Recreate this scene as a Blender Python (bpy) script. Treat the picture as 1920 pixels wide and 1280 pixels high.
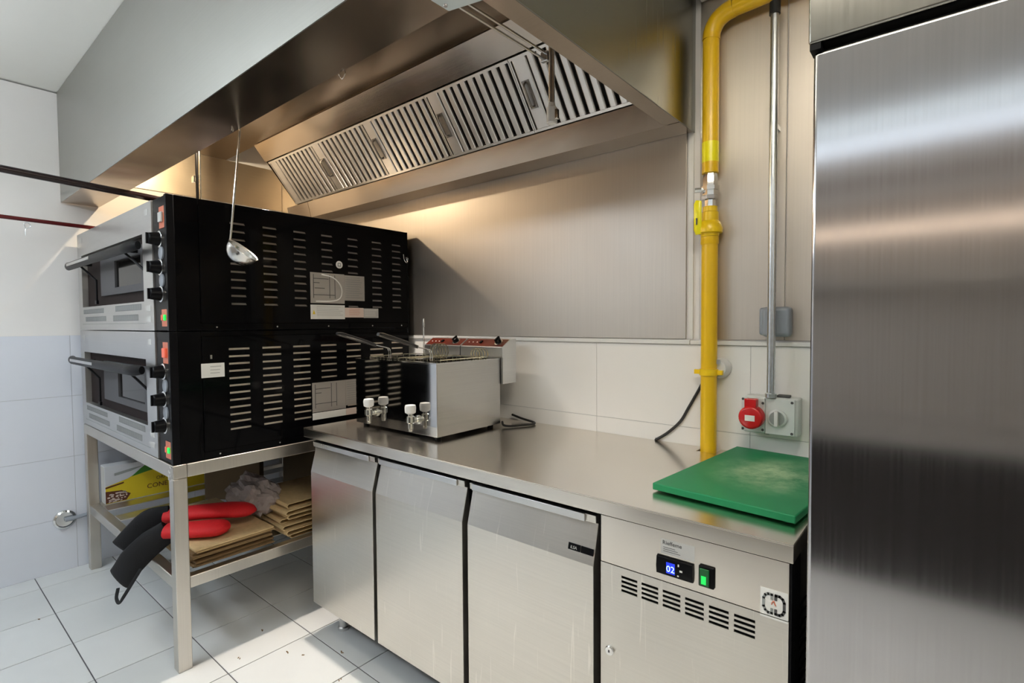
import bpy, bmesh, math, random
from mathutils import Vector, Matrix
random.seed(7)
for o in list(bpy.data.objects): bpy.data.objects.remove(o)
S = bpy.context.scene
C = S.collection

# ------------------------------------------------------------------ camera
cam_d = bpy.data.cameras.new('camera'); cam = bpy.data.objects.new('camera', cam_d); C.objects.link(cam)
S.camera = cam
cam_d.sensor_width = 36; cam_d.lens = 36*976.99/1920; cam_d.clip_start = .02
def cam_matrix(loc, rx, ry, rz):
    c, s = math.cos, math.sin
    f = Vector((-s(rz)*c(rx), c(rz)*c(rx), s(rx)))
    r = Vector((c(rz), s(rz), 0)); u = r.cross(f)
    r2 = r*c(ry)+u*s(ry); u2 = -r*s(ry)+u*c(ry)
    m = Matrix((r2, u2, -f)).transposed().to_4x4(); m.translation = loc
    return m
cam.matrix_world = cam_matrix(Vector((3.60615, -1.81965, 1.30630)), -.035373, -.0064646, .693932)

# ------------------------------------------------------------------ world, exposure, lights
W = bpy.data.worlds.new('world'); S.world = W; W.use_nodes = True
W.node_tree.nodes['Background'].inputs[0].default_value = (.8, .85, .9, 1)
W.node_tree.nodes['Background'].inputs[1].default_value = .15
S.view_settings.view_transform = 'Standard'; S.view_settings.look = 'None'
S.view_settings.gamma = 1; S.view_settings.exposure = 0.03; S.view_settings.use_curve_mapping = False

PANEL_STRENGTH = 19.0
HOOD_LAMP_W = 34.0
WARM_LAMP = 3.6

def area_light(name, loc, sx, sy, power, col, rot=(0, 0, 0)):
    d = bpy.data.lights.new(name, 'AREA'); d.shape = 'RECTANGLE'; d.size = sx; d.size_y = sy
    d.energy = power; d.color = col
    o = bpy.data.objects.new(name, d); o.location = loc; o.rotation_euler = rot; C.objects.link(o); return o
def point_light(name, loc, power, col, r=.03):
    d = bpy.data.lights.new(name, 'POINT'); d.energy = power; d.color = col; d.shadow_soft_size = r
    o = bpy.data.objects.new(name, d); o.location = loc; C.objects.link(o); return o
def spot_light(name, loc, power, col, r, deg):
    d = bpy.data.lights.new(name, 'SPOT'); d.energy = power; d.color = col; d.shadow_soft_size = r
    d.spot_size = math.radians(deg); d.spot_blend = .7
    o = bpy.data.objects.new(name, d); o.location = loc; o.rotation_euler = (math.radians(-17), 0, 0); C.objects.link(o); return o
spot_light('hood_bulb_light', (1.43, -.615, 2.330), HOOD_LAMP_W*4.2, (1, .87, .74), .02, 112)
point_light('hood_bulb_light', (.62, -.80, 2.325), HOOD_LAMP_W*.62, (1, .80, .54), .02)

# ------------------------------------------------------------------ mesh helpers
def box(bm, x0, x1, y0, y1, z0, z1):
    if x1 < x0: x0, x1 = x1, x0
    if y1 < y0: y0, y1 = y1, y0
    if z1 < z0: z0, z1 = z1, z0
    v = [bm.verts.new(p) for p in ((x0,y0,z0),(x1,y0,z0),(x1,y1,z0),(x0,y1,z0),(x0,y0,z1),(x1,y0,z1),(x1,y1,z1),(x0,y1,z1))]
    for f in ((0,3,2,1),(4,5,6,7),(0,1,5,4),(1,2,6,5),(2,3,7,6),(3,0,4,7)): bm.faces.new([v[i] for i in f])
def obox(bm, c, ax, ay, az, hx, hy, hz):
    c = Vector(c); ax = Vector(ax).normalized(); ay = Vector(ay).normalized(); az = Vector(az).normalized()
    v = []
    for sz in (-1, 1):
        for sx, sy in ((-1,-1),(1,-1),(1,1),(-1,1)): v.append(bm.verts.new(c+ax*hx*sx+ay*hy*sy+az*hz*sz))
    for f in ((0,3,2,1),(4,5,6,7),(0,1,5,4),(1,2,6,5),(2,3,7,6),(3,0,4,7)): bm.faces.new([v[i] for i in f])
def frame_of(d):
    d = d.normalized(); a = Vector((0,0,1)) if abs(d.z) < .9 else Vector((1,0,0))
    u = d.cross(a).normalized(); return u, d.cross(u).normalized()
def lathe(bm, o, axis, prof, seg=24, cap=True):
    """prof: list of (distance along axis, radius)"""
    o = Vector(o); d = Vector(axis).normalized(); u, w = frame_of(d); rings = []
    for t, r in prof:
        rings.append([bm.verts.new(o+d*t+(u*math.cos(a)+w*math.sin(a))*r) for a in [2*math.pi*k/seg for k in range(seg)]])
    for A, B in zip(rings, rings[1:]):
        for k in range(seg): bm.faces.new((A[k], A[(k+1)%seg], B[(k+1)%seg], B[k]))
    if cap:
        bm.faces.new(rings[0][::-1]); bm.faces.new(rings[-1])
def cyl(bm, p0, p1, r, r1=None, seg=20):
    p0 = Vector(p0); p1 = Vector(p1); lathe(bm, p0, p1-p0, [(0, r), ((p1-p0).length, r if r1 is None else r1)], seg)
def sweep(bm, pts, rad, seg=10, up=None, closed=False, side=None):
    """rad: number or list of (half width, half height); up fixes the height direction"""
    pts = [Vector(p) for p in pts]; n = len(pts); rings = []; pu = None
    for i, p in enumerate(pts):
        a = pts[(i-1)%n] if (closed or i > 0) else pts[i]; b = pts[(i+1)%n] if (closed or i < n-1) else pts[i]
        d = (b-a).normalized()
        if side is not None:
            u = Vector(side); u = (u-d*u.dot(d)).normalized()
        elif up is not None:
            u = d.cross(Vector(up)).normalized()
        else:
            if pu is None: u = frame_of(d)[0]
            else: u = (pu-d*pu.dot(d)).normalized()
        pu = u; w = u.cross(d).normalized()
        r = rad[i] if isinstance(rad, (list, tuple)) else (rad, rad)
        rings.append([bm.verts.new(p+u*math.cos(t)*r[0]+w*math.sin(t)*r[1]) for t in [2*math.pi*k/seg for k in range(seg)]])
    pr = list(zip(rings, rings[1:]))
    if closed: pr.append((rings[-1], rings[0]))
    for A, B in pr:
        for k in range(seg): bm.faces.new((A[k], A[(k+1)%seg], B[(k+1)%seg], B[k]))
    if not closed: bm.faces.new(rings[0][::-1]); bm.faces.new(rings[-1])
def spline(pts, n=8):
    P = [Vector(p) for p in pts]; P = [P[0]*2-P[1]]+P+[P[-1]*2-P[-2]]; out = []
    for i in range(1, len(P)-2):
        for k in range(n):
            t = k/n; a, b, c, d = P[i-1], P[i], P[i+1], P[i+2]
            out.append(.5*((2*b)+(c-a)*t+(2*a-5*b+4*c-d)*t*t+(3*b-a-3*c+d)*t*t*t))
    out.append(P[-2]); return out
def prism_x(bm, yz, x0, x1):
    A = [bm.verts.new((x0, y, z)) for y, z in yz]; B = [bm.verts.new((x1, y, z)) for y, z in yz]; n = len(yz)
    bm.faces.new(A[::-1]); bm.faces.new(B)
    for k in range(n): bm.faces.new((A[k], A[(k+1)%n], B[(k+1)%n], B[k]))
def prism_z(bm, xy, z0, z1):
    A = [bm.verts.new((x, y, z0)) for x, y in xy]; B = [bm.verts.new((x, y, z1)) for x, y in xy]; n = len(xy)
    bm.faces.new(A[::-1]); bm.faces.new(B)
    for k in range(n): bm.faces.new((A[k], A[(k+1)%n], B[(k+1)%n], B[k]))
def plate_holes(bm, axis, at0, at1, a0, a1, b0, b1, cols, rows):
    """sheet with rectangular holes. axis 'x': sheet normal x, a=y, b=z; 'y': normal y, a=x, b=z. cols [(a,a)], rows [(b,b)]"""
    def bx(p, q, r, s):
        if q-p < 1e-6 or s-r < 1e-6: return
        if axis == 'x': box(bm, at0, at1, p, q, r, s)
        else: box(bm, p, q, at0, at1, r, s)
    pa = a0
    for c0, c1 in sorted(cols):
        bx(pa, c0, b0, b1); pa = c1
        pb = b0
        for r0, r1 in sorted(rows):
            bx(c0, c1, pb, r0); pb = r1
        bx(c0, c1, pb, b1)
    bx(pa, a1, b0, b1)

ROOT = {}
def obj(name, bm, mat, parent=None, bev=0, seg=2, smooth=35, label=None, cat=None, group=None, kind=None, origin=None):
    org = Vector(origin) if origin else Vector((0,0,0))
    if parent is not None: org = ROOT[parent.name]
    if isinstance(bm, bpy.types.Mesh): me = bm
    else:
        bmesh.ops.recalc_face_normals(bm, faces=bm.faces)
        if org.length: bmesh.ops.translate(bm, verts=bm.verts, vec=-org)
        me = bpy.data.meshes.new(name); bm.to_mesh(me); bm.free()
        if smooth:
            me.polygons.foreach_set('use_smooth', [True]*len(me.polygons)); me.set_sharp_from_angle(angle=math.radians(smooth))
    if mat is not None:
        me.materials.clear(); me.materials.append(mat)
    o = bpy.data.objects.new(name, me); C.objects.link(o)
    if parent is not None: o.parent = parent
    else: o.location = org
    ROOT[o.name] = org
    if bev:
        m = o.modifiers.new('bevel', 'BEVEL'); m.width = bev; m.segments = seg; m.limit_method = 'ANGLE'; m.angle_limit = math.radians(40)
        m.harden_normals = False
    tag(o, label, cat, group, kind); return o
def tag(o, label=None, cat=None, group=None, kind=None):
    if label: o['label'] = label
    if cat: o['category'] = cat
    if group: o['group'] = group
    if kind: o['kind'] = kind
def thing(name, loc, label, cat, group=None):
    o = bpy.data.objects.new(name, None); o.empty_display_size = .05; o.location = loc; C.objects.link(o)
    ROOT[o.name] = Vector(loc); tag(o, label, cat, group); return o
def B(name, mat, parent, *b, bev=0, **k):
    bm = bmesh.new()
    for q in b: box(bm, *q)
    return obj(name, bm, mat, parent, bev, **k)
def text(name, s, mat, parent, origin, right, up, size, thick=.0004, align='LEFT', bold=0, **k):
    cu = bpy.data.curves.new('t', 'FONT'); cu.body = s; cu.size = size; cu.extrude = thick; cu.align_x = align; cu.resolution_u = 3; cu.offset = bold
    t = bpy.data.objects.new('t', cu); C.objects.link(t)
    bpy.context.view_layer.update()
    me = bpy.data.meshes.new_from_object(t.evaluated_get(bpy.context.evaluated_depsgraph_get()))
    bpy.data.objects.remove(t)
    r = Vector(right).normalized(); u = Vector(up).normalized(); n = r.cross(u)
    m = Matrix((r, u, n)).transposed().to_4x4()
    org = ROOT[parent.name] if parent is not None else Vector((0,0,0))
    m.translation = Vector(origin)-org; me.transform(m); me.name = name
    me.materials.clear(); me.materials.append(mat)
    o = bpy.data.objects.new(name, me); C.objects.link(o)
    if parent is not None: o.parent = parent
    ROOT[o.name] = org
    tag(o, **k); return o

# ------------------------------------------------------------------ materials
def new_mat(name):
    m = bpy.data.materials.new(name); m.use_nodes = True
    return m, m.node_tree, m.node_tree.nodes['Principled BSDF']
def plain(name, col, rough=.5, metal=0, spec=.5, emit=0, noise=0, nscale=40, bump=0, coat=0, trans=0):
    m, t, p = new_mat(name)
    p.inputs['Base Color'].default_value = (*col, 1); p.inputs['Roughness'].default_value = rough
    p.inputs['Metallic'].default_value = metal; p.inputs['Specular IOR Level'].default_value = spec
    p.inputs['Coat Weight'].default_value = coat; p.inputs['Coat Roughness'].default_value = .08
    p.inputs['Transmission Weight'].default_value = trans
    if emit:
        p.inputs['Emission Color'].default_value = (*col, 1); p.inputs['Emission Strength'].default_value = emit
    if noise or bump:
        tc = t.nodes.new('ShaderNodeTexCoord'); n = t.nodes.new('ShaderNodeTexNoise'); n.inputs['Scale'].default_value = nscale; n.inputs['Detail'].default_value = 5
        t.links.new(tc.outputs['Object'], n.inputs['Vector'])
        if noise:
            mx = t.nodes.new('ShaderNodeMix'); mx.data_type = 'RGBA'
            mx.inputs['A'].default_value = (*[c*(1-noise) for c in col], 1); mx.inputs['B'].default_value = (*[min(1, c*(1+noise)) for c in col], 1)
            t.links.new(n.outputs['Fac'], mx.inputs['Factor']); t.links.new(mx.outputs['Result'], p.inputs['Base Color'])
        if bump:
            b = t.nodes.new('ShaderNodeBump'); b.inputs['Strength'].default_value = bump; b.inputs['Distance'].default_value = .002
            t.links.new(n.outputs['Fac'], b.inputs['Height']); t.links.new(b.outputs['Normal'], p.inputs['Normal'])
    return m
def steel(name, col=(.60, .58, .55), rough=.28, grain='x', grainamt=.06, aniso=0, tangent=None, wave=.15, wscale=2.5, smudge=.06, scratch=0):
    """brushed stainless: fine streaks along one axis in roughness and colour, soft sheet waviness, smudges"""
    m, t, p = new_mat(name); N = t.nodes; L = t.links
    p.inputs['Metallic'].default_value = 1
    tc = N.new('ShaderNodeTexCoord'); geo = N.new('ShaderNodeNewGeometry')
    mp = N.new('ShaderNodeMapping'); g = {'x': (3, 260, 260), 'y': (260, 3, 260), 'z': (260, 260, 3)}[grain]
    mp.inputs['Scale'].default_value = g; L.new(geo.outputs['Position'], mp.inputs['Vector'])
    n = N.new('ShaderNodeTexNoise'); n.inputs['Scale'].default_value = 1; n.inputs['Detail'].default_value = 3; L.new(mp.outputs[0], n.inputs['Vector'])
    sm = N.new('ShaderNodeTexNoise'); sm.inputs['Scale'].default_value = 4.5; sm.inputs['Detail'].default_value = 6; L.new(geo.outputs['Position'], sm.inputs['Vector'])
    # roughness = rough + grain + smudges
    a = N.new('ShaderNodeMath'); a.operation = 'MULTIPLY_ADD'; a.inputs[1].default_value = grainamt; a.inputs[2].default_value = rough-grainamt/2
    L.new(n.outputs['Fac'], a.inputs[0])
    b = N.new('ShaderNodeMath'); b.operation = 'MULTIPLY_ADD'; b.inputs[1].default_value = smudge*2; L.new(sm.outputs['Fac'], b.inputs[0]); L.new(a.outputs[0], b.inputs[2])
    c = N.new('ShaderNodeMath'); c.operation = 'SUBTRACT'; c.inputs[1].default_value = smudge; L.new(b.outputs[0], c.inputs[0]); L.new(c.outputs[0], p.inputs['Roughness'])
    mx = N.new('ShaderNodeMix'); mx.data_type = 'RGBA'
    mx.inputs['A'].default_value = (*[q*.93 for q in col], 1); mx.inputs['B'].default_value = (*[min(1, q*1.07) for q in col], 1)
    L.new(n.outputs['Fac'], mx.inputs['Factor']); out = mx.outputs['Result']
    if scratch:
        mp2 = N.new('ShaderNodeMapping'); mp2.inputs['Rotation'].default_value = (0, .9, .2); mp2.inputs['Scale'].default_value = (70, 6, 4); L.new(geo.outputs['Position'], mp2.inputs['Vector'])
        s2 = N.new('ShaderNodeTexNoise'); s2.inputs['Scale'].default_value = 1; s2.inputs['Detail'].default_value = 2; s2.inputs['Distortion'].default_value = 1.2; L.new(mp2.outputs[0], s2.inputs['Vector'])
        r = N.new('ShaderNodeValToRGB'); r.color_ramp.elements[0].position = .66; r.color_ramp.elements[1].position = .74; L.new(s2.outputs['Fac'], r.inputs['Fac'])
        m3 = N.new('ShaderNodeMix'); m3.data_type = 'RGBA'; m3.inputs['B'].default_value = (.86, .82, .76, 1)
        k = N.new('ShaderNodeMath'); k.operation = 'MULTIPLY'; k.inputs[1].default_value = scratch; L.new(r.outputs['Color'], k.inputs[0])
        L.new(k.outputs[0], m3.inputs['Factor']); L.new(out, m3.inputs['A']); out = m3.outputs['Result']
    L.new(out, p.inputs['Base Color'])
    if wave:
        w = N.new('ShaderNodeTexNoise'); w.inputs['Scale'].default_value = wscale; w.inputs['Detail'].default_value = 1; L.new(geo.outputs['Position'], w.inputs['Vector'])
        bp = N.new('ShaderNodeBump'); bp.inputs['Strength'].default_value = wave; bp.inputs['Distance'].default_value = .03
        L.new(w.outputs['Fac'], bp.inputs['Height']); L.new(bp.outputs['Normal'], p.inputs['Normal'])
    if aniso:
        p.inputs['Anisotropic'].default_value = aniso
        v = N.new('ShaderNodeCombineXYZ'); v.inputs[0].default_value, v.inputs[1].default_value, v.inputs[2].default_value = tangent
        L.new(v.outputs[0], p.inputs['Tangent'])
    return m

M = {}
M['steel'] = steel('brushed_steel', rough=.27)
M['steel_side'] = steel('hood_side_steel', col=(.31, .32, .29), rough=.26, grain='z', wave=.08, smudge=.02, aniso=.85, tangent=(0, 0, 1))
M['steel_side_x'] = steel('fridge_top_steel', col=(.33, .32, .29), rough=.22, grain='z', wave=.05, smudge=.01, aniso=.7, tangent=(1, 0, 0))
M['steel_liner'] = steel('hood_left_liner_steel', col=(.66, .56, .42), rough=.44, grain='y', wave=.25, wscale=4)  # paler golden steel, the hood lamp's glow put into the colour
M['steel_plenum'] = steel('plenum_steel', col=(.30, .25, .20), rough=.40, grain='x', wave=.1)
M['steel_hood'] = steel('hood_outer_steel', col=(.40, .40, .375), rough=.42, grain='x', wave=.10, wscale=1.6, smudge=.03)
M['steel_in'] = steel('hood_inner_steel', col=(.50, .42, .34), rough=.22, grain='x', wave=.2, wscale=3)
M['steel_wall'] = steel('wall_sheet_steel', col=(.60, .55, .49), rough=.46, grain='z', wave=.12, wscale=1.5, smudge=.05)
M['steel_door'] = steel('door_steel', col=(.68, .65, .595), rough=.33, grain='x', wave=.22, wscale=2.2, smudge=.13, scratch=.6)
M['steel_top'] = steel('worktop_steel', col=(.74, .69, .62), rough=.21, grain='x', wave=.1, wscale=2, smudge=.05)
M['steel_fridge'] = steel('fridge_steel', col=(.52, .51, .52), rough=.15, grain='z', wave=.03, wscale=1.3, smudge=.01, aniso=.8, tangent=(1, 0, 0))
M['steel_mirror'] = steel('polished_steel', col=(.60, .59, .58), rough=.06, grain='x', grainamt=.02, wave=.04, smudge=.02)
M['steel_fry'] = steel('fryer_side_steel', col=(.46, .45, .43), rough=.22, grain='y', wave=.05)
M['steel_satin'] = steel('satin_steel', col=(.66, .66, .65), rough=.30, grain='y', wave=.05)
M['steel_oven'] = steel('oven_front_steel', col=(.58, .58, .575), rough=.34, grain='x', wave=.03)
M['steel_frame'] = steel('stand_steel', col=(.60, .57, .52), rough=.34, grain='z', wave=.05, smudge=.08)
M['alu'] = plain('filter_aluminium', (.76, .735, .71), .40, .92)
M['filterdark'] = plain('filter_cavity', (.03, .03, .03), .7)
M['chrome'] = plain('chrome', (.80, .80, .79), .12, 1)
M['satinbowl'] = plain('ladle_steel', (.66, .65, .62), .20, 1)
M['galv'] = plain('galvanised', (.62, .65, .67), .32, 1, noise=.15, nscale=90)
M['foil'] = plain('oven_insulation_foil', (.74, .66, .54), .45, .5)  # pale cream colour stands in for warm light behind the lower slots
M['foil_dark'] = plain('oven_inner_sheet', (.30, .28, .26), .35, .9)
M['blackgloss'] = plain('black_enamel', (.003, .003, .0035), .07, 0, .12)
M['blackedge'] = plain('black_sheet_edge', (.006, .006, .007), .35, 0, .1)
M['black'] = plain('black_plastic', (.004, .004, .005), .38, 0, .12)
M['gripblack'] = plain('handle_grip_plastic', (.03, .03, .03), .22, 0, .6)
M['blackmat'] = plain('black_matt', (.01, .01, .01), .7)
M['gasket'] = plain('rubber_gasket', (.008, .008, .008), .6)
M['plaster'] = plain('white_plaster', (.84, .82, .80), .65, noise=.03, nscale=6, bump=.05)
M['ceiling'] = plain('ceiling_panel', (.86, .85, .80), .6, noise=.02, nscale=5)
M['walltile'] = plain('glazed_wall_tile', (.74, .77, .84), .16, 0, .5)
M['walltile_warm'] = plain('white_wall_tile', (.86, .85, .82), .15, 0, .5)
M['grout'] = plain('wall_grout', (.50, .50, .52), .8)
M['fgrout'] = plain('floor_grout', (.10, .10, .11), .8)
M['white'] = plain('white_plastic', (.74, .74, .72), .4)
M['whitelabel'] = plain('white_label', (.82, .82, .78), .45)
M['silverlabel'] = plain('silver_label', (.50, .48, .45), .35, .55)
M['greylabel'] = plain('grey_label', (.52, .52, .50), .5)
M['ventgrey'] = plain('vent_print_grey', (.20, .20, .20), .7, 0, .1)
M['ink'] = plain('print_ink', (.08, .08, .08), .6)
M['inkgrey'] = plain('grey_ink', (.30, .32, .31), .6)
M['pinklabel'] = plain('pink_label', (.80, .66, .58), .5)
M['yellow'] = plain('yellow_pipe_paint', (.84, .52, .008), .28, noise=.05, nscale=25)
M['yellow_valve'] = plain('yellow_valve_paint', (.90, .60, .008), .28)
M['yellowtape'] = plain('yellow_label_tape', (.95, .85, .01), .28)
M['red'] = plain('red_plastic', (.60, .012, .015), .25)
M['redprint'] = plain('orange_red_print', (.62, .16, .08), .35)
M['redglow'] = plain('red_pilot', (.85, .15, .08), .3, emit=.15)
M['orangepanel'] = plain('fryer_panel_print', (.10, .014, .006), .3, noise=.8, nscale=14)
M['redpeel'] = plain('red_anodised', (.11, .005, .007), .25, .2)
M['darkpeel'] = plain('dark_red_anodised', (.012, .003, .003), .25, .2)  # same red as the other peel, darkened in colour for backlight
M['redfab'] = plain('red_fabric', (.62, .008, .012), .7, noise=.15, nscale=120, bump=.3)
M['blackfab'] = plain('black_fabric', (.003, .0035, .005), .85, noise=.2, nscale=200, bump=.3)
M['greenlamp'] = plain('green_lamp', (.01, .75, .10), .25, emit=.7)
M['greendark'] = plain('green_rocker', (.005, .09, .02), .25, emit=.15)
M['bluelcd'] = plain('blue_display', (.01, .03, .55), .3, emit=1.0)
M['bluepix'] = plain('blue_digits', (.30, .45, 1.0), .3, emit=2.6)
M['greybox'] = plain('grey_box_plastic', (.26, .29, .33), .4)
M['socketgrey'] = plain('pale_grey_plastic', (.66, .69, .67), .35)
M['glassdark'] = plain('oven_glass', (.01, .009, .008), .08, 0, .3)
M['cavity'] = plain('oven_door_dark', (.020, .013, .012), .6, 0, .08)
M['doorgrey'] = plain('oven_door_steel', (.075, .075, .08), .5, 0, .2)
M['brass'] = plain('steel_fitting', (.78, .78, .72), .2, 1)
M['wire'] = plain('basket_wire', (.86, .83, .66), .18, 1)
M['lampcover'] = plain('lamp_cover', (.62, .68, .68), .3)
M['bulb'] = plain('lit_bulb', (1, .85, .62), .3, emit=10)
M['led'] = plain('led_diffuser', (.84, .92, 1.0), .3, emit=PANEL_STRENGTH)
M['led_neutral'] = plain('led_diffuser_neutral', (1.0, .93, .82), .3, emit=PANEL_STRENGTH*.95)
M['led_dim'] = plain('led_diffuser_dim', (.80, .90, 1.0), .3, emit=PANEL_STRENGTH*.085)
M['warmtube'] = plain('warm_tube', (1.0, .78, .58), .3, emit=WARM_LAMP)
M['dark'] = plain('dark_furniture', (.018, .014, .014), .6)
M['brownwall'] = plain('taupe_wall', (.52, .46, .41), .6)
M['card'] = plain('corrugated_card', (.42, .28, .13), .85, noise=.18, nscale=30, bump=.2)
M['carddark'] = plain('dark_card', (.20, .12, .05), .85, noise=.25, nscale=30, bump=.2)
M['cardedge'] = plain('card_light', (.62, .45, .23), .85, noise=.2, nscale=50, bump=.3)
M['paperbag'] = plain('brown_paper', (.10, .065, .03), .85, noise=.2, nscale=12)
M['boxyellow'] = plain('box_yellow', (.80, .60, .02), .5)
M['boxgreen'] = plain('box_green', (.05, .22, .02), .5)
M['boxwhite'] = plain('box_white', (.66, .67, .70), .5)
M['boxink'] = plain('box_dark_red_ink', (.12, .03, .01), .6)
M['rubber'] = plain('rubber_cable', (.012, .012, .012), .45)

def mat_floor():
    m, t, p = new_mat('floor_tile_glaze'); N = t.nodes; L = t.links
    g = N.new('ShaderNodeNewGeometry'); n = N.new('ShaderNodeTexNoise'); n.inputs['Scale'].default_value = 2.2; n.inputs['Detail'].default_value = 6
    L.new(g.outputs['Position'], n.inputs['Vector'])
    oi = N.new('ShaderNodeObjectInfo')
    a = N.new('ShaderNodeMath'); a.operation = 'MULTIPLY_ADD'; a.inputs[1].default_value = .35; L.new(oi.outputs['Random'], a.inputs[0]); L.new(n.outputs['Fac'], a.inputs[2])
    r = N.new('ShaderNodeValToRGB'); r.color_ramp.elements[0].position = .35; r.color_ramp.elements[0].color = (.64, .66, .66, 1); r.color_ramp.elements[1].position = .95; r.color_ramp.elements[1].color = (.76, .78, .78, 1)
    L.new(a.outputs[0], r.inputs['Fac']); L.new(r.outputs['Color'], p.inputs['Base Color'])
    p.inputs['Roughness'].default_value = .36
    b = N.new('ShaderNodeBump'); b.inputs['Strength'].default_value = .08; b.inputs['Distance'].default_value = .002
    n2 = N.new('ShaderNodeTexNoise'); n2.inputs['Scale'].default_value = 60; L.new(g.outputs['Position'], n2.inputs['Vector']); L.new(n2.outputs['Fac'], b.inputs['Height']); L.new(b.outputs['Normal'], p.inputs['Normal'])
    return m
M['floortile'] = mat_floor()
def mat_board():
    m, t, p = new_mat('green_polyethylene'); N = t.nodes; L = t.links
    g = N.new('ShaderNodeTexCoord'); mp = N.new('ShaderNodeMapping'); mp.inputs['Location'].default_value = (-.17, -.29, 0); mp.inputs['Scale'].default_value = (5.6, 4.6, 1); mp.vector_type = 'POINT'
    L.new(g.outputs['Object'], mp.inputs['Vector'])
    mp.inputs['Location'].default_value = (-1.15, -1.35, 0)
    n = N.new('ShaderNodeTexNoise'); n.inputs['Scale'].default_value = 9; n.inputs['Detail'].default_value = 8; n.inputs['Roughness'].default_value = .7
    L.new(g.outputs['Object'], n.inputs['Vector'])
    ln = N.new('ShaderNodeVectorMath'); ln.operation = 'LENGTH'; L.new(mp.outputs[0], ln.inputs[0])
    r = N.new('ShaderNodeValToRGB'); r.color_ramp.elements[0].position = .1; r.color_ramp.elements[0].color = (1,1,1,1); r.color_ramp.elements[1].position = 1.35; r.color_ramp.elements[1].color = (0,0,0,1)
    r.color_ramp.elements[1].position = 1.0
    L.new(ln.outputs['Value'], r.inputs['Fac'])
    mu = N.new('ShaderNodeMath'); mu.operation = 'MULTIPLY'; L.new(r.outputs['Color'], mu.inputs[0]); cr = N.new('ShaderNodeValToRGB'); cr.color_ramp.elements[0].position = .36; cr.color_ramp.elements[1].position = .66; L.new(n.outputs['Fac'], cr.inputs['Fac']); L.new(cr.outputs['Color'], mu.inputs[1])
    mx = N.new('ShaderNodeMix'); mx.data_type = 'RGBA'; mx.inputs['A'].default_value = (.002, .235, .085, 1); mx.inputs['B'].default_value = (.55, .74, .46, 1)
    L.new(mu.outputs[0], mx.inputs['Factor']); L.new(mx.outputs['Result'], p.inputs['Base Color'])
    p.inputs['Roughness'].default_value = .5
    b = N.new('ShaderNodeBump'); b.inputs['Strength'].default_value = .25; b.inputs['Distance'].default_value = .001; L.new(n.outputs['Fac'], b.inputs['Height']); L.new(b.outputs['Normal'], p.inputs['Normal'])
    return m
M['board'] = mat_board()
def mat_plastic():
    m, t, p = new_mat('clear_film'); p.inputs['Base Color'].default_value = (.55, .48, .46, 1); p.inputs['Roughness'].default_value = .22
    p.inputs['Transmission Weight'].default_value = .35; p.inputs['IOR'].default_value = 1.2
    return m
M['film'] = mat_plastic()

# ------------------------------------------------------------------ room shell
RX, RY, CZ = 5.2, -5.0, 2.531
fl = B('floor', M['fgrout'], None, (-.1, RX+.1, RY-.1, .1, -.08, -.0025), kind='structure')
tx = [0, .166, .515, .865, 1.213, 1.561]
while tx[-1] < RX: tx.append(min(RX, tx[-1]+.349))
ty = [0, -.05, -.380, -.708, -1.037, -1.365, -1.693]
while ty[-1] > RY+.01: ty.append(max(RY, ty[-1]-.329))
cache = {}
for i in range(len(tx)-1):
    for j in range(len(ty)-1):
        w = tx[i+1]-tx[i]; h = ty[j]-ty[j+1]
        if w < .03 or h < .03: continue
        key = (round(w, 3), round(h, 3))
        if key not in cache:
            bm = bmesh.new(); g = .0022; e = .0012
            lo = [(g, g), (w-g, g), (w-g, h-g), (g, h-g)]; hi = [(g+e, g+e), (w-g-e, g+e), (w-g-e, h-g-e), (g+e, h-g-e)]
            a = [bm.verts.new((x, y, -.0030)) for x, y in lo]; b = [bm.verts.new((x, y, -.0008)) for x, y in lo]; c = [bm.verts.new((x, y, 0)) for x, y in hi]
            for k in range(4):
                bm.faces.new((a[k], a[(k+1)%4], b[(k+1)%4], b[k])); bm.faces.new((b[k], b[(k+1)%4], c[(k+1)%4], c[k]))
            bm.faces.new(c)
            me = bpy.data.meshes.new('floor_tile'); bm.to_mesh(me); bm.free(); me.materials.append(M['floortile']); cache[key] = me
        o = bpy.data.objects.new('floor_tile', cache[key]); C.objects.link(o); o.parent = fl; o.location = (tx[i], ty[j+1], 0)

wl = B('wall_left', M['plaster'], None, (-.12, 0, RY, .1, 0, CZ-.008), kind='structure')
wb = B('wall_back', M['plaster'], None, (-.1, RX+.1, 0, .12, 0, CZ-.004), kind='structure')
wr = B('wall_right', M['plaster'], None, (RX, RX+.12, RY, 0, 0, CZ), kind='structure')
wf = B('wall_front', M['brownwall'], None, (-.1, RX+.1, RY-.12, RY, 0, CZ), kind='structure')
B('ceiling', M['ceiling'], None, (-.12, RX+.12, RY-.12, .12, CZ, CZ+.1), kind='structure')
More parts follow.
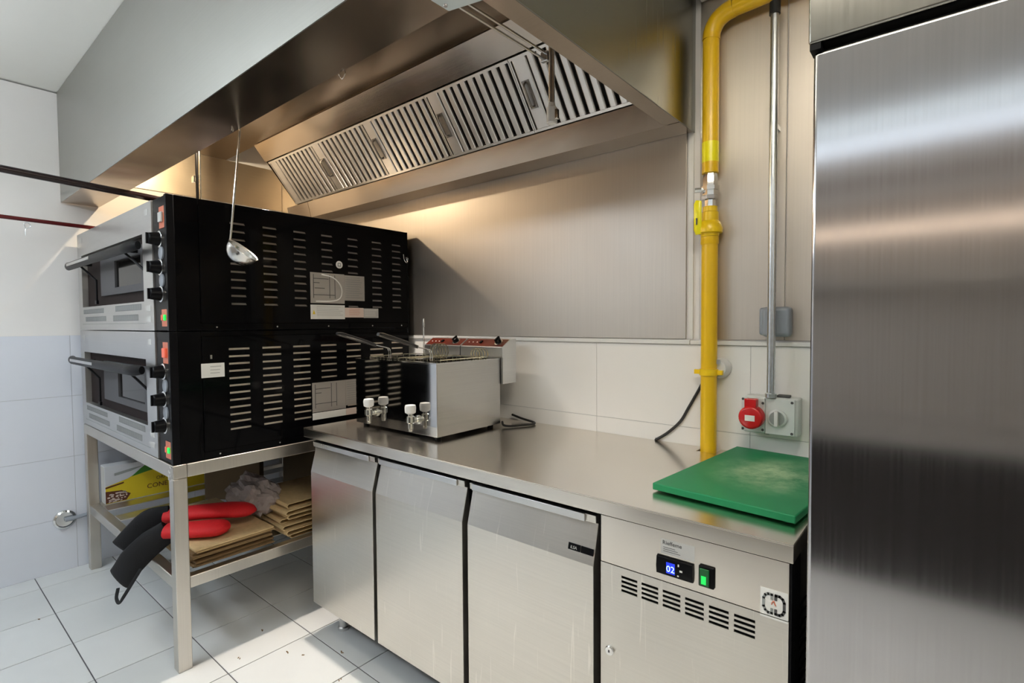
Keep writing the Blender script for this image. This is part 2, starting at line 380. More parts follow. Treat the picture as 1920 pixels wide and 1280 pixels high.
# left wall tiles (glazed, long format, four courses)
zc = [.0, .281, .606, .932, 1.256]
yj = [-.03, -.61, -1.19, -1.77, -2.35, -2.93, -3.51, -4.09, -4.67, -5.0]
B('grout_bed', M['grout'], wl, (-.002, .0015, RY, 0, 0, 1.2555))
for k in range(4):
    for a, b in zip(yj, yj[1:]):
        bm = bmesh.new(); box(bm, .001, .0045, b+.0008, a-.0008, zc[k]+.0008, zc[k+1]-.0008)
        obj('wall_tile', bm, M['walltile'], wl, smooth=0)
zb = [.0, .308, .620, .932, 1.226]
xj = [.0, .216, .796, 1.376, 1.956, 2.536, 3.116, 3.696, 4.276, 4.856, 5.2]
B('grout_bed', M['grout'], wb, (0, RX, -.0015, .002, 0, 1.226))
for k in range(4):
    for a, b in zip(xj, xj[1:]):
        bm = bmesh.new(); box(bm, a+.0008, b-.0008, -.0045, -.001, zb[k]+.0008, zb[k+1]-.0008)
        obj('wall_tile', bm, M['walltile_warm'], wb, smooth=0)
B('trim_1', M['white'], None, (0, 2.915, -.0135, -.0002, 1.227, 1.2435), (2.917, RX, -.0135, -.0002, 1.227, 1.2415), kind='structure', bev=.002)
# stainless sheets on the back wall
B('steel_sheet', M['steel_wall'], wb, (0.0, 2.9, -.010, -.001, 1.246, 2.52), bev=.001)
B('steel_sheet', M['steel_wall'], wb, (2.946, 3.215, -.006, -.001, 1.246, 2.52), (3.218, 4.4, -.006, -.001, 1.246, 2.52), bev=.001)
B('cover_strip', M['white'], wb, (2.907, 2.924, -.008, -.001, 1.246, 2.0))
# boxed beam above the gas pipe
B('trim_2', M['plaster'], None, (2.95, RX, -.62, -.012, 2.39, CZ-.001), kind='structure')

# ------------------------------------------------------------------ rest of the room behind the camera (seen only as reflections)
def panel_light(x, y, sx, sy, label, mat, drop=.106):
    t = thing('ceiling_light', (x, y, CZ-.001), label, 'ceiling light')
    B('mount', M['white'], t, (x-sx*.4-.02, x-sx*.4+.02, y-.03, y+.03, CZ-drop+.001, CZ-.002), (x+sx*.4-.02, x+sx*.4+.02, y-.03, y+.03, CZ-drop+.001, CZ-.002))
    B('diffuser', M[mat], t, (x-sx/2, x+sx/2, y-sy/2, y+sy/2, CZ-drop-.044, CZ-drop), bev=.01)
panel_light(3.6, -3.62, 2.6, .26, 'long cool white ceiling light above the steel work table', 'led_dim')
panel_light(3.7, -1.45, 1.1, .22, 'neutral white ceiling light right above the camera', 'led_neutral')  # lamp added to brighten the right part of the scene
panel_light(1.2, -2.45, 1.5, .22, 'cool white ceiling light in front of the oven', 'led', .33)
t = thing('wall_lamp', (3.4, RY+.001, 2.02), 'warm tubular lamp on the taupe wall', 'wall lamp')
B('housing', M['white'], t, (2.2, 4.9, RY+.001, RY+.04, 2.0, 2.10))
bm = bmesh.new(); cyl(bm, (2.25, RY+.065, 2.05), (4.85, RY+.065, 2.05), .02); obj('tube', bm, M['warmtube'], t)
t = thing('work_table', (3.6, -3.1, 0), 'steel topped table with dark closed base', 'table')
B('tabletop', M['steel_satin'], t, (1.9, 5.15, -3.4, -2.74, .71, .755), bev=.003)
B('base', M['dark'], t, (1.95, 5.12, -3.38, -2.80, 0.0, .708))
t = thing('wall_shelf', (3.6, RY+.15, 1.6), 'steel shelf on the taupe wall', 'shelf')
B('board', M['steel_satin'], t, (1.8, 5.0, RY+.001, RY+.32, 1.60, 1.63))
B('bracket', M['dark'], t, (2.2, 2.23, RY+.001, RY+.28, 1.48, 1.599), (4.6, 4.63, RY+.001, RY+.28, 1.48, 1.599))
B('trim_3', M['plaster'], None, (0, RX, RY, RY+.03, 2.30, 2.40), kind='structure')

# ------------------------------------------------------------------ extractor hood
HX = 2.93; HF = -1.207; HZ = 1.958; HT = CZ-.003; RT = 2.372
hood = thing('extractor_hood', (1.45, -.6, HZ), 'large stainless steel extractor hood above the oven and counter', 'extractor hood')
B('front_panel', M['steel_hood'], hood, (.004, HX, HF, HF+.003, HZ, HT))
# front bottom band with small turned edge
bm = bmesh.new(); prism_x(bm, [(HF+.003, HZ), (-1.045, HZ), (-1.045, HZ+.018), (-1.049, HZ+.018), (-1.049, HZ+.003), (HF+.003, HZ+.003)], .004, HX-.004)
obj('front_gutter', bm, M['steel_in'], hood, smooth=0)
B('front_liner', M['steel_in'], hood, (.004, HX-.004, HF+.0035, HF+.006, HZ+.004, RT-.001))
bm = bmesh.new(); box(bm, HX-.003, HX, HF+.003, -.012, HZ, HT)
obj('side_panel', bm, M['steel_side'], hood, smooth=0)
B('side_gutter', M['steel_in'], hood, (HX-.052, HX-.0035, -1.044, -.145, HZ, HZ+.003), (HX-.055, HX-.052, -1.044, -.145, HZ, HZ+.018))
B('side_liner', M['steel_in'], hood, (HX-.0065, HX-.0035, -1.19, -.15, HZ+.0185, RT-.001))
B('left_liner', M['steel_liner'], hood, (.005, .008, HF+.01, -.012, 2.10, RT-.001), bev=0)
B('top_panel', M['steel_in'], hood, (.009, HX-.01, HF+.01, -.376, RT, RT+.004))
# plenum: rear gutter, lower sheet, upper sheet, front
BX0, BX1 = .462, HX-.0065
bm = bmesh.new(); prism_x(bm, [(-.012, HZ+.004), (-.125, HZ+.004), (-.125, HZ+.008), (-.012, HZ+.008)], .01, HX-.008)
obj('rear_gutter', bm, M['steel_in'], hood, smooth=0)
bm = bmesh.new(); prism_x(bm, [(-.125, HZ+.004), (-.128, HZ+.004), (-.150, 2.052), (-.147, 2.052)], .35, .60); prism_x(bm, [(-.125, HZ+.004), (-.128, HZ+.004), (-.150, 2.052), (-.147, 2.052)], .604, HX-.008)
obj('lower_sheet', bm, M['steel_in'], hood, smooth=0)
FT = (-.318, 2.279); FB = (-.150, 2.058)
bm = bmesh.new(); prism_x(bm, [(-.322, 2.285), (-.386, 2.3675), (-.383, 2.3700), (-.318, 2.287)], BX0-.03, BX1)
obj('upper_sheet', bm, M['steel_in'], hood, smooth=0)
bm = bmesh.new(); prism_x(bm, [(-.378, 2.37), (-.31, 2.280), (-.135, 2.065), (-.02, 2.065), (-.02, 2.37)], BX0-.0285, BX0-.026)
obj('plenum_end', bm, M['steel_in'], hood, smooth=0)
# grease filters
fy, fz = FB[0]-FT[0], FB[1]-FT[1]; fl_len = math.hypot(fy, fz); FD = Vector((0, fy, fz))/fl_len; FN = Vector((0, -FD.z*-1, 0)); FN = Vector((1,0,0)).cross(FD).normalized()
if FN.y > 0: FN = -FN          # outward normal (towards room, down)
mid = Vector((0, (FT[0]+FB[0])/2, (FT[1]+FB[1])/2))
def slat_mesh(w):
    """baffle: shallow inverted U profile, in local coords x across, y along, z outward"""
    bm = bmesh.new(); L2 = fl_len/2-.010; prof = [(-w/2, -.012), (-w/2, -.003), (-w/2+.004, 0), (w/2-.004, 0), (w/2, -.003), (w/2, -.012)]
    A = [bm.verts.new((x, -L2, z)) for x, z in prof]; Bv = [bm.verts.new((x, L2, z)) for x, z in prof]; n = len(prof)
    for k in range(n-1): bm.faces.new((A[k], A[k+1], Bv[k+1], Bv[k]))
    bm.faces.new(A[::-1]); bm.faces.new(Bv); bm.faces.new((A[-1], A[0], Bv[0], Bv[-1]))
    bmesh.ops.recalc_face_normals(bm, faces=bm.faces)
    me = bpy.data.meshes.new('baffle'); bm.to_mesh(me); bm.free(); me.materials.append(M['alu']); return me
ME_N, ME_W = slat_mesh(.0265), slat_mesh(.062)
fname = ['leftmost grease filter, next to the left end of the hood', 'second grease filter from the left in the hood', 'middle grease filter of the five in the hood', 'fourth grease filter from the left in the hood', 'rightmost grease filter, partly behind the hanging pipe']
FW = .4705
rotm = Matrix(((1,0,0),(0,0,0),(0,0,0))).transposed()
rotm = Matrix((Vector((1,0,0)), FD, Vector((1,0,0)).cross(FD))).transposed().to_4x4()
if rotm.col[2].to_3d().dot(FN) < 0:
    rotm = Matrix((Vector((1,0,0)), -FD, Vector((1,0,0)).cross(-FD))).transposed().to_4x4()
for i in range(5):
    x0 = BX0+i*FW; t = thing('grease_filter', (x0, mid.y, mid.z), fname[i], 'filter', 'grease filters in the hood')
    bm = bmesh.new()
    X = Vector((1,0,0)); c0 = Vector((x0+FW/2, mid.y, mid.z))
    for s in (-1, 1):
        obox(bm, c0+FD*s*(fl_len/2-.005)-FN*.008, X, FD, FN, FW/2-.001, .005, .010)
        obox(bm, c0+X*s*(FW/2-.004)-FN*.012, X, FD, FN, .003, fl_len/2-.0101, .010)
    obj('frame', bm, M['alu'], t, smooth=0)
    bm = bmesh.new(); obox(bm, c0-FN*.030, X, FD, FN, FW/2-.004, fl_len/2-.012, .004); obj('back_plate', bm, M['filterdark'], t, smooth=0)
    xs = [(x0+.044, ME_W)]; x = x0+.095
    while x < x0+FW-.018: xs.append((x, ME_N)); x += .0425
    for xx, me in xs:
        o = bpy.data.objects.new('baffle', me); C.objects.link(o); o.parent = t
        m = rotm.copy(); m.translation = Vector((xx, mid.y, mid.z))-Vector((x0, mid.y, mid.z)); o.matrix_local = m
    if i > 0:
        bm = bmesh.new(); hc = Vector((x0+.040, mid.y, mid.z))
        sweep(bm, [hc-FD*.045+FN*.0, hc-FD*.043+FN*.016, hc-FD*.036+FN*.022, hc+FD*.036+FN*.022, hc+FD*.043+FN*.016, hc+FD*.045], .0045, 8)
        obox(bm, hc+FN*.002, X, FD, FN, .016, .052, .0018)
        obj('handle', bm, M['foil_dark'], t)
# lamps inside the hood
def hood_lamp(x, y, label):
    t = thing('hood_lamp', (x, y, RT-.005), label, 'lamp', 'bulb lamps under the hood roof')
    bm = bmesh.new(); lathe(bm, (x, y, RT-.0045), (0,0,-1), [(0, .045), (.006, .045), (.008, .030), (.0095, .026)]); obj('lamp_base', bm, M['white'], t)
    bm = bmesh.new(); lathe(bm, (x, y, RT-.0142), (0,0,-1), [(0, .022), (.006, .022), (.012, .016), (.015, .006)], 24); obj('bulb', bm, M['bulb'], t)
hood_lamp(1.43, -.615, 'bare warm bulb under the hood roof above the oven side')
hood_lamp(.62, -.80, 'bare warm bulb under the hood roof near the left wall')
# pale corner plate + rod + hanging conduit with end fitting
CORNER_PTS = [(2.814, -1.203), (2.815, -1.064), (2.886, -1.047), (2.926, -1.040), (2.926, -1.203)]
t = thing('corner_plate', (2.86, -1.12, HZ-.012), 'small pale plate under the front right corner of the hood', 'plate')
bm = bmesh.new(); prism_z(bm, CORNER_PTS, HZ-.016, HZ-.0005); obj('plate', bm, M['lampcover'], t, bev=.002)
bm = bmesh.new(); lathe(bm, (CORNER_PTS[1][0]+.012, CORNER_PTS[1][1]-.02, HZ-.0165), (0,0,-1), [(0, .005), (.003, .004)], 10); obj('screw_head', bm, M['chrome'], t)
px, py = 2.638, -.452
t = thing('hanging_pipe', (px, py, RT-.01), 'chrome pipe hanging down in front of the rightmost filters', 'pipe')
bm = bmesh.new(); cyl(bm, (px, py, 2.00), (px, py, RT-.0045), .0098, seg=16); obj('tube', bm, M['galv'], t)
bm = bmesh.new(); lathe(bm, (px, py, 1.934), (0,0,1), [(0, .013), (.004, .0165), (.050, .0165), (.053, .0125), (.065, .011)], 20); obj('end_fitting', bm, M['white'], t)
bm = bmesh.new(); box(bm, px+.0145, px+.024, py-.007, py+.007, 1.944, 1.976); obj('clip', bm, M['chrome'], t, bev=.002)
for dx, dz in ((-.012, .004), (-.032, -.002)):
    bm = bmesh.new(); cyl(bm, (px+dx, py-.012, 2.148+dz), (px+dx-.004, -1.19, 2.138+dz), .0042, seg=12); obj('side_rod', bm, M['chrome'], t)
bm = bmesh.new(); box(bm, px-.036, px-.0095, py-.0115, py+.004, 2.132, 2.164); obj('coupling', bm, M['galv'], t, bev=.003)
t = thing('conduit_pair', (.455, -.70, 1.79), 'two thin upright conduits inside the hood above the oven', 'conduit')
bm = bmesh.new(); cyl(bm, (.44, -.70, 1.790), (.44, -.70, RT-.0045), .010, seg=12); obj('tube', bm, M['blackedge'], t)
bm = bmesh.new(); cyl(bm, (.475, -.70, 1.790), (.475, -.70, RT-.0045), .0065, seg=12); obj('tube', bm, M['brass'], t)
bm = bmesh.new(); box(bm, .415, .450, -.722, -.711, 2.085, 2.12); obj('clamp', bm, M['chrome'], t, bev=.002)
# small hook under the hood front
bm = bmesh.new(); sweep(bm, spline([(2.372, -1.043, HZ+.008), (2.374, -1.036, HZ-.004), (2.384, -1.036, HZ-.012), (2.396, -1.036, HZ-.004), (2.396, -1.036, HZ+.008)], 5), .0013, 6)
obj('wire_hook', bm, M['chrome'], None, label='small empty wire hook on the inner edge of the hood front', cat='hook')

# ------------------------------------------------------------------ oven stand
SX0, SX1, SY0, SY1 = .070, 1.421, -1.157, -.055; L = .048
st = thing('oven_stand', (.75, -.6, 0), 'square tube steel stand carrying the two stacked pizza ovens', 'oven stand')
ft = M['steel_frame']
for x, y in ((SX0, SY0), (SX1-L, SY0), (SX0, SY1-L), (SX1-L, SY1-L)):
    B('leg', ft, st, (x, x+L, y, y+L, 0, .7338), bev=.003)
B('top_rail', ft, st, (SX0, SX1, SY0, SY0+L, .734, .785), bev=.003)
B('top_rail', ft, st, (SX0, SX1, SY1-L, SY1, .734, .785), bev=.003)
B('top_rail', ft, st, (SX0, SX0+L, SY0+L+.0005, SY1-L-.0005, .734, .785), bev=.003)
B('top_rail', ft, st, (SX1-L, SX1, SY0+L+.0005, SY1-L-.0005, .734, .785), bev=.003)
B('low_rail', ft, st, (SX0+L, SX1-L, SY0+.004, SY0+L-.004, .307, .352), bev=.003)
B('low_rail', ft, st, (SX0+L, SX1-L, SY1-L+.004, SY1-.004, .307, .352), bev=.003)
B('low_rail', ft, st, (SX0+.004, SX0+L-.004, SY0+L, SY1-L, .307, .352), bev=.003)
B('low_rail', ft, st, (SX1-L+.004, SX1-.004, SY0+L, SY1-L, .307, .352), bev=.003)
for x in (.21, .43, .69, .95, 1.20):
    B('shelf_slat', M['steel_satin'], st, (x, x+.10, SY0+L-.006, SY1-L+.006, .3525, .3565), bev=.001)
bm = bmesh.new()
for k in range(14):
    a = random.random()*6.28; lathe(bm, (SX1-.024+random.uniform(-.022, .022), SY0-.001, .745+random.uniform(-.02, .035)), (0, -1, 0), [(0, .005), (.0015, .003)], 6)
obj('weld', bm, M['alu'], st)

# ------------------------------------------------------------------ pizza ovens (two decks, stacked)
def deck(z0, h, label, upper):
    t = thing('pizza_oven', (.74, -.6, z0), label, 'pizza oven', 'stacked pizza ovens')
    z1 = z0+h; X0, X1 = .058, 1.419; YF = -1.155
    B('body', M['blackgloss'], t, (X0, 1.398, -1.128, -.045, z0+.001, z1-.001), bev=.003)
    # side sheet with rows of slots
    if upper:
        rows = [(z0+.105+k*.032, z0+.105+k*.032+.0050) for k in range(11)]
        cols = [(-.935, -.878), (-.805, -.748), (-.672, -.617), (-.541, -.487), (-.405, -.352), (-.270, -.215), (-.148, -.095)]
    else:
        rows = [(z0+.100+k*.0291, z0+.100+k*.0291+.0078) for k in range(12)]
        cols = [(-.950, -.869), (-.817, -.737), (-.684, -.604), (-.552, -.472), (-.420, -.340), (-.288, -.208), (-.158, -.085)]
    B('inner_sheet', M['foil_dark' if upper else 'foil'], t, (1.3985, 1.4145, -1.04, -.055, z0+.032, z1-.024))
    bm = bmesh.new(); plate_holes(bm, 'x', 1.4165, 1.419, -1.046, -.052, z0+.030, z1-.022, cols, rows)
    obj('vented_side_panel', bm, M['blackgloss'], t, smooth=0)
    # rims around the vented panel
    B('side_rim', M['blackgloss'], t, (1.3985, 1.4172, -1.128, -1.0475, z0+.001, z1-.001), (1.3985, 1.4155, -1.0475, -.0505, z1-.0215, z1-.001), (1.3985, 1.4155, -1.0475, -.0505, z0+.001, z0+.0295), (1.3985, 1.4172, -.0505, -.045, z0+.001, z1-.001), bev=.0015)
    bm = bmesh.new()
    for yy in (-.99, -.75, -.51, -.27, -.09):
        for zz in (z0+.014,): lathe(bm, (1.4155, yy, zz), (1,0,0), [(0, .0035), (.0012, .003)], 8)
    obj('screws', bm, M['steel_satin'], t, kind='stuff')
    if upper: # small louvre lips
        bm = bmesh.new()
        for c0, c1 in cols:
            for r0, r1 in rows: prism = [(c0, r1), (c1, r1)]; obox(bm, (1.4203, (c0+c1)/2, r0-.0015), (0,1,0), (0,0,1), (1,0,0), (c1-c0)/2, .0012, .0013)
        obj('louvre_lips', bm, M['foil_dark'], t, kind='stuff', smooth=0)
    # fascia with window opening
    wx0, wx1, wz0, wz1 = .135, 1.142, z0+.118, z0+.385
    bm = bmesh.new()
    box(bm, X0, wx0, YF, -1.1285, z0+.002, z1-.002); box(bm, wx1, 1.258, YF, -1.1285, z0+.002, z1-.002)
    box(bm, wx0, wx1, YF, -1.1285, z0+.002, wz0); box(bm, wx0, wx1, YF, -1.1285, wz1, z1-.002)
    obj('fascia', bm, M['steel_oven'], t, smooth=0)
    bm = bmesh.new()
    box(bm, wx0+.002, wx1-.002, -1.1305, -1.1285, z0+.119, wz1-.001)
    obj('door_recess', bm, M['cavity'], t, smooth=0)
    # door with glass
    dx0, dx1, dz0, dz1 = .46, 1.12, z0+.165, z0+.35
    bm = bmesh.new(); gx0, gx1, gz0, gz1 = .70, 1.08, z0+.195, z0+.315
    box(bm, dx0, gx0, -1.146, -1.131, dz0, dz1); box(bm, gx1, dx1, -1.146, -1.131, dz0, dz1); box(bm, gx0, gx1, -1.146, -1.131, dz0, gz0); box(bm, gx0, gx1, -1.146, -1.131, gz1, dz1)
    dr = obj('door', bm, M['doorgrey'], t, smooth=0)
    B('door_glass', M['glassdark'], dr, (gx0+.0005, gx1-.0005, -1.138, -1.133, gz0+.0005, gz1-.0005))
    # handle
    hz = z0+(.328 if upper else .345)
    bm = bmesh.new(); sweep(bm, [(.10, -1.196, hz+.006), (.13, -1.206, hz), (.16, -1.208, hz-.002), (1.10, -1.208, hz-.002), (1.18, -1.204, hz), (1.22, -1.19, hz+.002)], [(.012, .014), (.016, .021), (.015, .020), (.015, .020), (.016, .022), (.012, .016)], 12, up=(0,0,1))
    hd = obj('handle', bm, M['black'], t)
    B('handle_inlay', M['steel_satin'], hd, (.18, .62, -1.2245, -1.2222, hz-.005, hz+.008), bev=.0006)
    bm = bmesh.new()
    for x in (.30, 1.04):
        bm = bmesh.new()
        box(bm, x-.010, x+.010, -1.2, -1.1465, hz-.008, hz+.008)
        sweep(bm, [(x, -1.195, hz-.006), (x+.06, -1.170, hz-.05), (x+.10, -1.150, hz-.085)], .005, 8)
        obj('handle_bracket', bm, M['black'], t)
    bm = bmesh.new()
    sweep(bm, [(.40, -1.150, hz-.085), (.40, -1.150, z0+.14)], .004, 8); box(bm, .385, .415, -1.156, -1.1465, z0+.128, z0+.146)
    obj('support_rod', bm, M['black'], t)
    # vent grilles on the fascia
    for a, b_, c_, d_ in ((.150, .540, .083, .105), (.735, 1.105, .085, .110), (.190, .575, .044, .067), (.695, 1.062, .042, .068)):
        bm = bmesh.new(); box(bm, a, b_, YF-.0006, YF-.0001, z0+c_, z0+d_)
        g = obj('vent_grille', bm, M['ventgrey'], t, smooth=0)
        bm = bmesh.new(); n = 26
        for k in range(n):
            xx = a+.006+(b_-a-.012)*k/(n-1); box(bm, xx-.0022, xx+.0022, YF-.0009, YF-.00065, z0+c_+.003, z0+d_-.003)
        obj('slots', bm, M['inkgrey'], g, kind='stuff', smooth=0)
    B('seam_line', M['inkgrey'], t, (.12, 1.17, YF-.0006, YF-.0001, z0+.0295, z0+.032))
    # small printed marks next to the controls
    for q in ((1.172, 1.222, .078, .100), (1.172, 1.222, .036, .058), (1.178, 1.218, h-.052, h-.030), (.105, .155, h-.050, h-.026)):
        B('printed_mark', M['greylabel'], t, (q[0], q[1], YF-.0006, YF-.0001, z0+q[2], z0+q[3]), smooth=0)
    # control strip
    cs = B('control_strip', M['blackedge'], t, (1.2585, 1.396, -1.150, -1.1285, z0+.002, z1-.002), bev=.002)
    B('corner_post', M['blackedge'], t, (1.3985, 1.4185, YF, -1.1285, z0+.001, z1-.001), bev=.002)
    B('switch_plate', M['redprint'], cs, (1.335, 1.393, -1.1520, -1.1502, z1-.120, z1-.040))
    B('power_rocker', M['greylabel' if upper else 'redglow'], cs, (1.345, 1.380, -1.160, -1.1522, z1-.098, z1-.062), bev=.002)
    B('lamp_plate', M['redprint'], cs, (1.335, 1.393, -1.1520, -1.1502, z0+.018, z0+.082))
    B('pilot_lamp', M['greenlamp'], cs, (1.366, 1.384, -1.158, -1.1522, z0+.040, z0+.062), bev=.002)
    B('pilot_lamp', M['redglow'], cs, (1.342, 1.358, -1.158, -1.1522, z0+.040, z0+.062), bev=.002)
    for zz in (z0+.345, z0+.240, z0+.140):
        bm = bmesh.new(); lathe(bm, (1.335, -1.1505, zz), (0,-1,0), [(0, .031), (.004, .031), (.006, .027)], 24); obj('knob_ring', bm, M['chrome'], cs)
        bm = bmesh.new(); lathe(bm, (1.335, -1.157, zz), (0,-1,0), [(0, .026), (.012, .024), (.030, .021), (.033, .018)], 24); box(bm, 1.331, 1.339, -1.196, -1.188, zz-.020, zz+.020)
        obj('knob', bm, M['black'], cs)
    for zz in (z0+.292, z0+.190):
        bm = bmesh.new(); lathe(bm, (1.352, -1.1505, zz), (0,-1,0), [(0, .024), (.005, .024), (.006, .020)], 24); obj('dial', bm, M['greybox'], cs)
    return t
ov_lo = deck(.786, .497, 'lower black sided pizza oven, resting on the steel stand', False)
ov_up = deck(1.284, .503, 'upper black sided pizza oven, on top of the other one', True)
# stickers on the sides of the ovens
XS = 1.4192
def sticker(par, y0, y1, z0, z1, mat, name='sticker', x=XS, **k): return B(name, M[mat], par, (x, x+.0006, y0, y1, z0, z1), smooth=0, **k)
def lines(par, y0, y1, zs, mat='inkgrey', h=.0022, x=XS+.0007):
    bm = bmesh.new()
    for z in zs: box(bm, x, x+.0002, y0, y1-random.random()*.25*(y1-y0), z-h/2, z+h/2)
    return obj('small_print', bm, M[mat], par, smooth=0, kind='stuff')
s1 = sticker(ov_up, -.600, -.428, 1.402, 1.540, 'silverlabel', 'wiring_diagram_plate', x=XS+.0022)
s2 = sticker(ov_up, -.4275, -.318, 1.418, 1.537, 'silverlabel', 'instruction_plate', x=XS+.0022)
bm = bmesh.new(); xx = XS+.0031
for y in (-.585, -.505, -.478): box(bm, xx, xx+.0002, y-.0015, y+.0015, 1.425, 1.532)
for z, a, b_ in ((1.494, -.585, -.555), (1.513, -.585, -.51), (1.47, -.58, -.53), (1.44, -.585, -.48)): box(bm, xx, xx+.0002, a, b_, z-.0015, z+.0015)
obj('diagram_lines', bm, M['ink'], s1, smooth=0)
bm = bmesh.new(); sweep(bm, spline([(xx+.0002, -.545, 1.532), (xx+.0002, -.49, 1.522), (xx+.0002, -.455, 1.495), (xx+.0002, -.442, 1.46), (xx+.0002, -.455, 1.425), (xx+.0002, -.50, 1.412), (xx+.0002, -.575, 1.410)], 6), [(.0025, .0002)]*43, 6, up=(1, 0, 0))
obj('diagram_arc', bm, M['whitelabel'], s1)
lines(s2, -.422, -.325, [1.527-.0105*k for k in range(10)], x=XS+.0029)
s3 = sticker(ov_up, -.601, -.428, 1.330, 1.395, 'whitelabel', 'warning_label', x=XS+.0022); lines(s3, -.57, -.435, [1.385-.009*k for k in range(5)], 'greylabel', x=XS+.0029)
bm = bmesh.new(); v = [bm.verts.new((XS+.0029, -.592+dy, 1.352+dz)) for dy, dz in ((0, 0), (.014, 0), (.007, .02))]; bm.faces.new(v); obj('warning_triangle', bm, M['boxyellow'], s3, smooth=0)
s4 = sticker(ov_up, -.4275, -.325, 1.338, 1.384, 'pinklabel', 'warning_label', x=XS+.0022, label='white label with pale orange print'); lines(s4, -.405, -.335, [1.378-.009*k for k in range(4)], 'redprint', .0014, x=XS+.0029)
s5 = sticker(ov_up, -.3245, -.239, 1.336, 1.382, 'greylabel', 'rating_label', x=XS+.0022); lines(s5, -.318, -.245, [1.374-.009*k for k in range(4)], 'whitelabel', x=XS+.0029)
bm = bmesh.new(); lathe(bm, (XS, -.452, 1.584), (1,0,0), [(0, .0175), (.0006, .0175)], 24); s = obj('round_sticker', bm, M['whitelabel'], ov_up)
B('sticker_print', M['inkgrey'], s, (XS+.0007, XS+.0009, -.461, -.443, 1.575, 1.593)); B('sticker_print', M['whitelabel'], s, (XS+.001, XS+.0012, -.456, -.448, 1.580, 1.588))
bm = bmesh.new(); sweep(bm, spline([(XS+.004, -.078, 1.668), (XS+.006, -.074, 1.640), (XS+.006, -.058, 1.626), (XS+.006, -.050, 1.648), (XS+.006, -.062, 1.652), (XS+.006, -.052, 1.632)], 5), .0018, 6); obj('cable_clip', bm, M['chrome'], ov_up)
s6 = sticker(ov_lo, -1.052, -.968, 1.103, 1.158, 'whitelabel', 'serial_label', x=XS+.0004); lines(s6, -1.02, -.975, [1.145, 1.132, 1.120], 'greylabel', .004, x=XS+.0011)
B('hinge_pin', M['steel_satin'], ov_lo, (XS, XS+.0015, -1.019, -1.012, 1.175, 1.190))
s7 = sticker(ov_lo, -.600, -.430, .908, 1.042, 'silverlabel', 'wiring_diagram_plate'); s8 = sticker(ov_lo, -.4295, -.318, .920, 1.042, 'silverlabel', 'instruction_plate')
bm = bmesh.new(); xx = XS+.0008
for y in (-.585, -.505, -.478): box(bm, xx, xx+.0002, y-.0015, y+.0015, .925, 1.034)
for z, a, b_ in ((.994, -.585, -.555), (1.013, -.585, -.51), (.945, -.585, -.48)): box(bm, xx, xx+.0002, a, b_, z-.0015, z+.0015)
obj('diagram_lines', bm, M['ink'], s7, smooth=0)
lines(s8, -.422, -.325, [1.03-.0105*k for k in range(9)])
sticker(ov_lo, -.600, -.430, .874, .905, 'whitelabel', 'warning_label'); sticker(ov_lo, -.4295, -.325, .874, .905, 'pinklabel', 'warning_label')
# dark flat box behind the ovens
B('cable_box', M['blackmat'], None, (1.30, 1.385, -.0400, -.013, 1.25, 1.56), label='dark flat box on the wall behind the ovens', cat='box')

# ------------------------------------------------------------------ pizza peels lying on the ovens
def peel(a, b, r, mat, label, bl):
    a, b = Vector(a), Vector(b); t = thing('pizza_peel', a, label, 'pizza peel', 'pizza peels on the oven')
    bm = bmesh.new(); cyl(bm, a, b, r, seg=14); d = (b-a).normalized(); cyl(bm, b-d*.12, b+d*.02, r*1.25, seg=14); obj('handle', bm, mat, t)
    bm = bmesh.new(); x, y = a.x, a.y; prism_z(bm, [(x-bl/2, y+.06), (x-.03, y), (x+.03, y), (x+bl/2, y+.06), (x+bl/2, y+.30), (x-bl/2, y+.30)], 1.7885, 1.7905); obj('blade', bm, M['alu'], t, smooth=0)
peel((1.10, -.60, 1.8015), (1.10, -1.95, 1.868), .013, M['darkpeel'], 'dark pizza peel handle passing in front of the hood, upper of the two', .30)
peel((.25, -.80, 1.7985), (.25, -1.90, 1.822), .0095, M['redpeel'], 'red pizza peel handle sticking out over the left end of the oven', .20)
bm = bmesh.new(); sweep(bm, spline([(.25, -1.372, 1.797), (.25, -1.362, 1.786), (.25, -1.365, 1.776), (.25, -1.375, 1.770), (.25, -1.381, 1.760), (.25, -1.381, 1.735)], 5), .0016, 6)
sweep(bm, spline([(.25, -1.372, 1.797), (.25, -1.385, 1.790), (.25, -1.381, 1.77)], 5), .0016, 6)
obj('wire_hook', bm, M['galv'], None, label='small wire hook hanging from the red peel handle', cat='hook', origin=(.25, -1.372, 1.735))

# ------------------------------------------------------------------ wall fitting left of the stand
t = thing('wall_valve', (.006, -1.24, .277), 'round chrome valve on a short stem low on the left wall', 'valve')
bm = bmesh.new(); lathe(bm, (.006, -1.24, .277), (1,0,0), [(0, .046), (.008, .050), (.016, .048), (.022, .040), (.014, .036), (.013, .012)], 32); obj('rosette', bm, M['chrome'], t)
bm = bmesh.new(); cyl(bm, (.030, -1.215, .277), (.036, -1.125, .285), .010, seg=12); cyl(bm, (.028, -1.24, .277), (.032, -1.205, .278), .012, seg=12); obj('stem', bm, M['greybox'], t)

# ------------------------------------------------------------------ refrigerated counter
cx0, cx1 = 1.523, 3.386; cT, cB = .870, .832; DY = -.696
ct = thing('refrigerated_counter', (2.45, -.37, 0), 'low stainless steel refrigerated counter with three doors and control panel', 'counter')
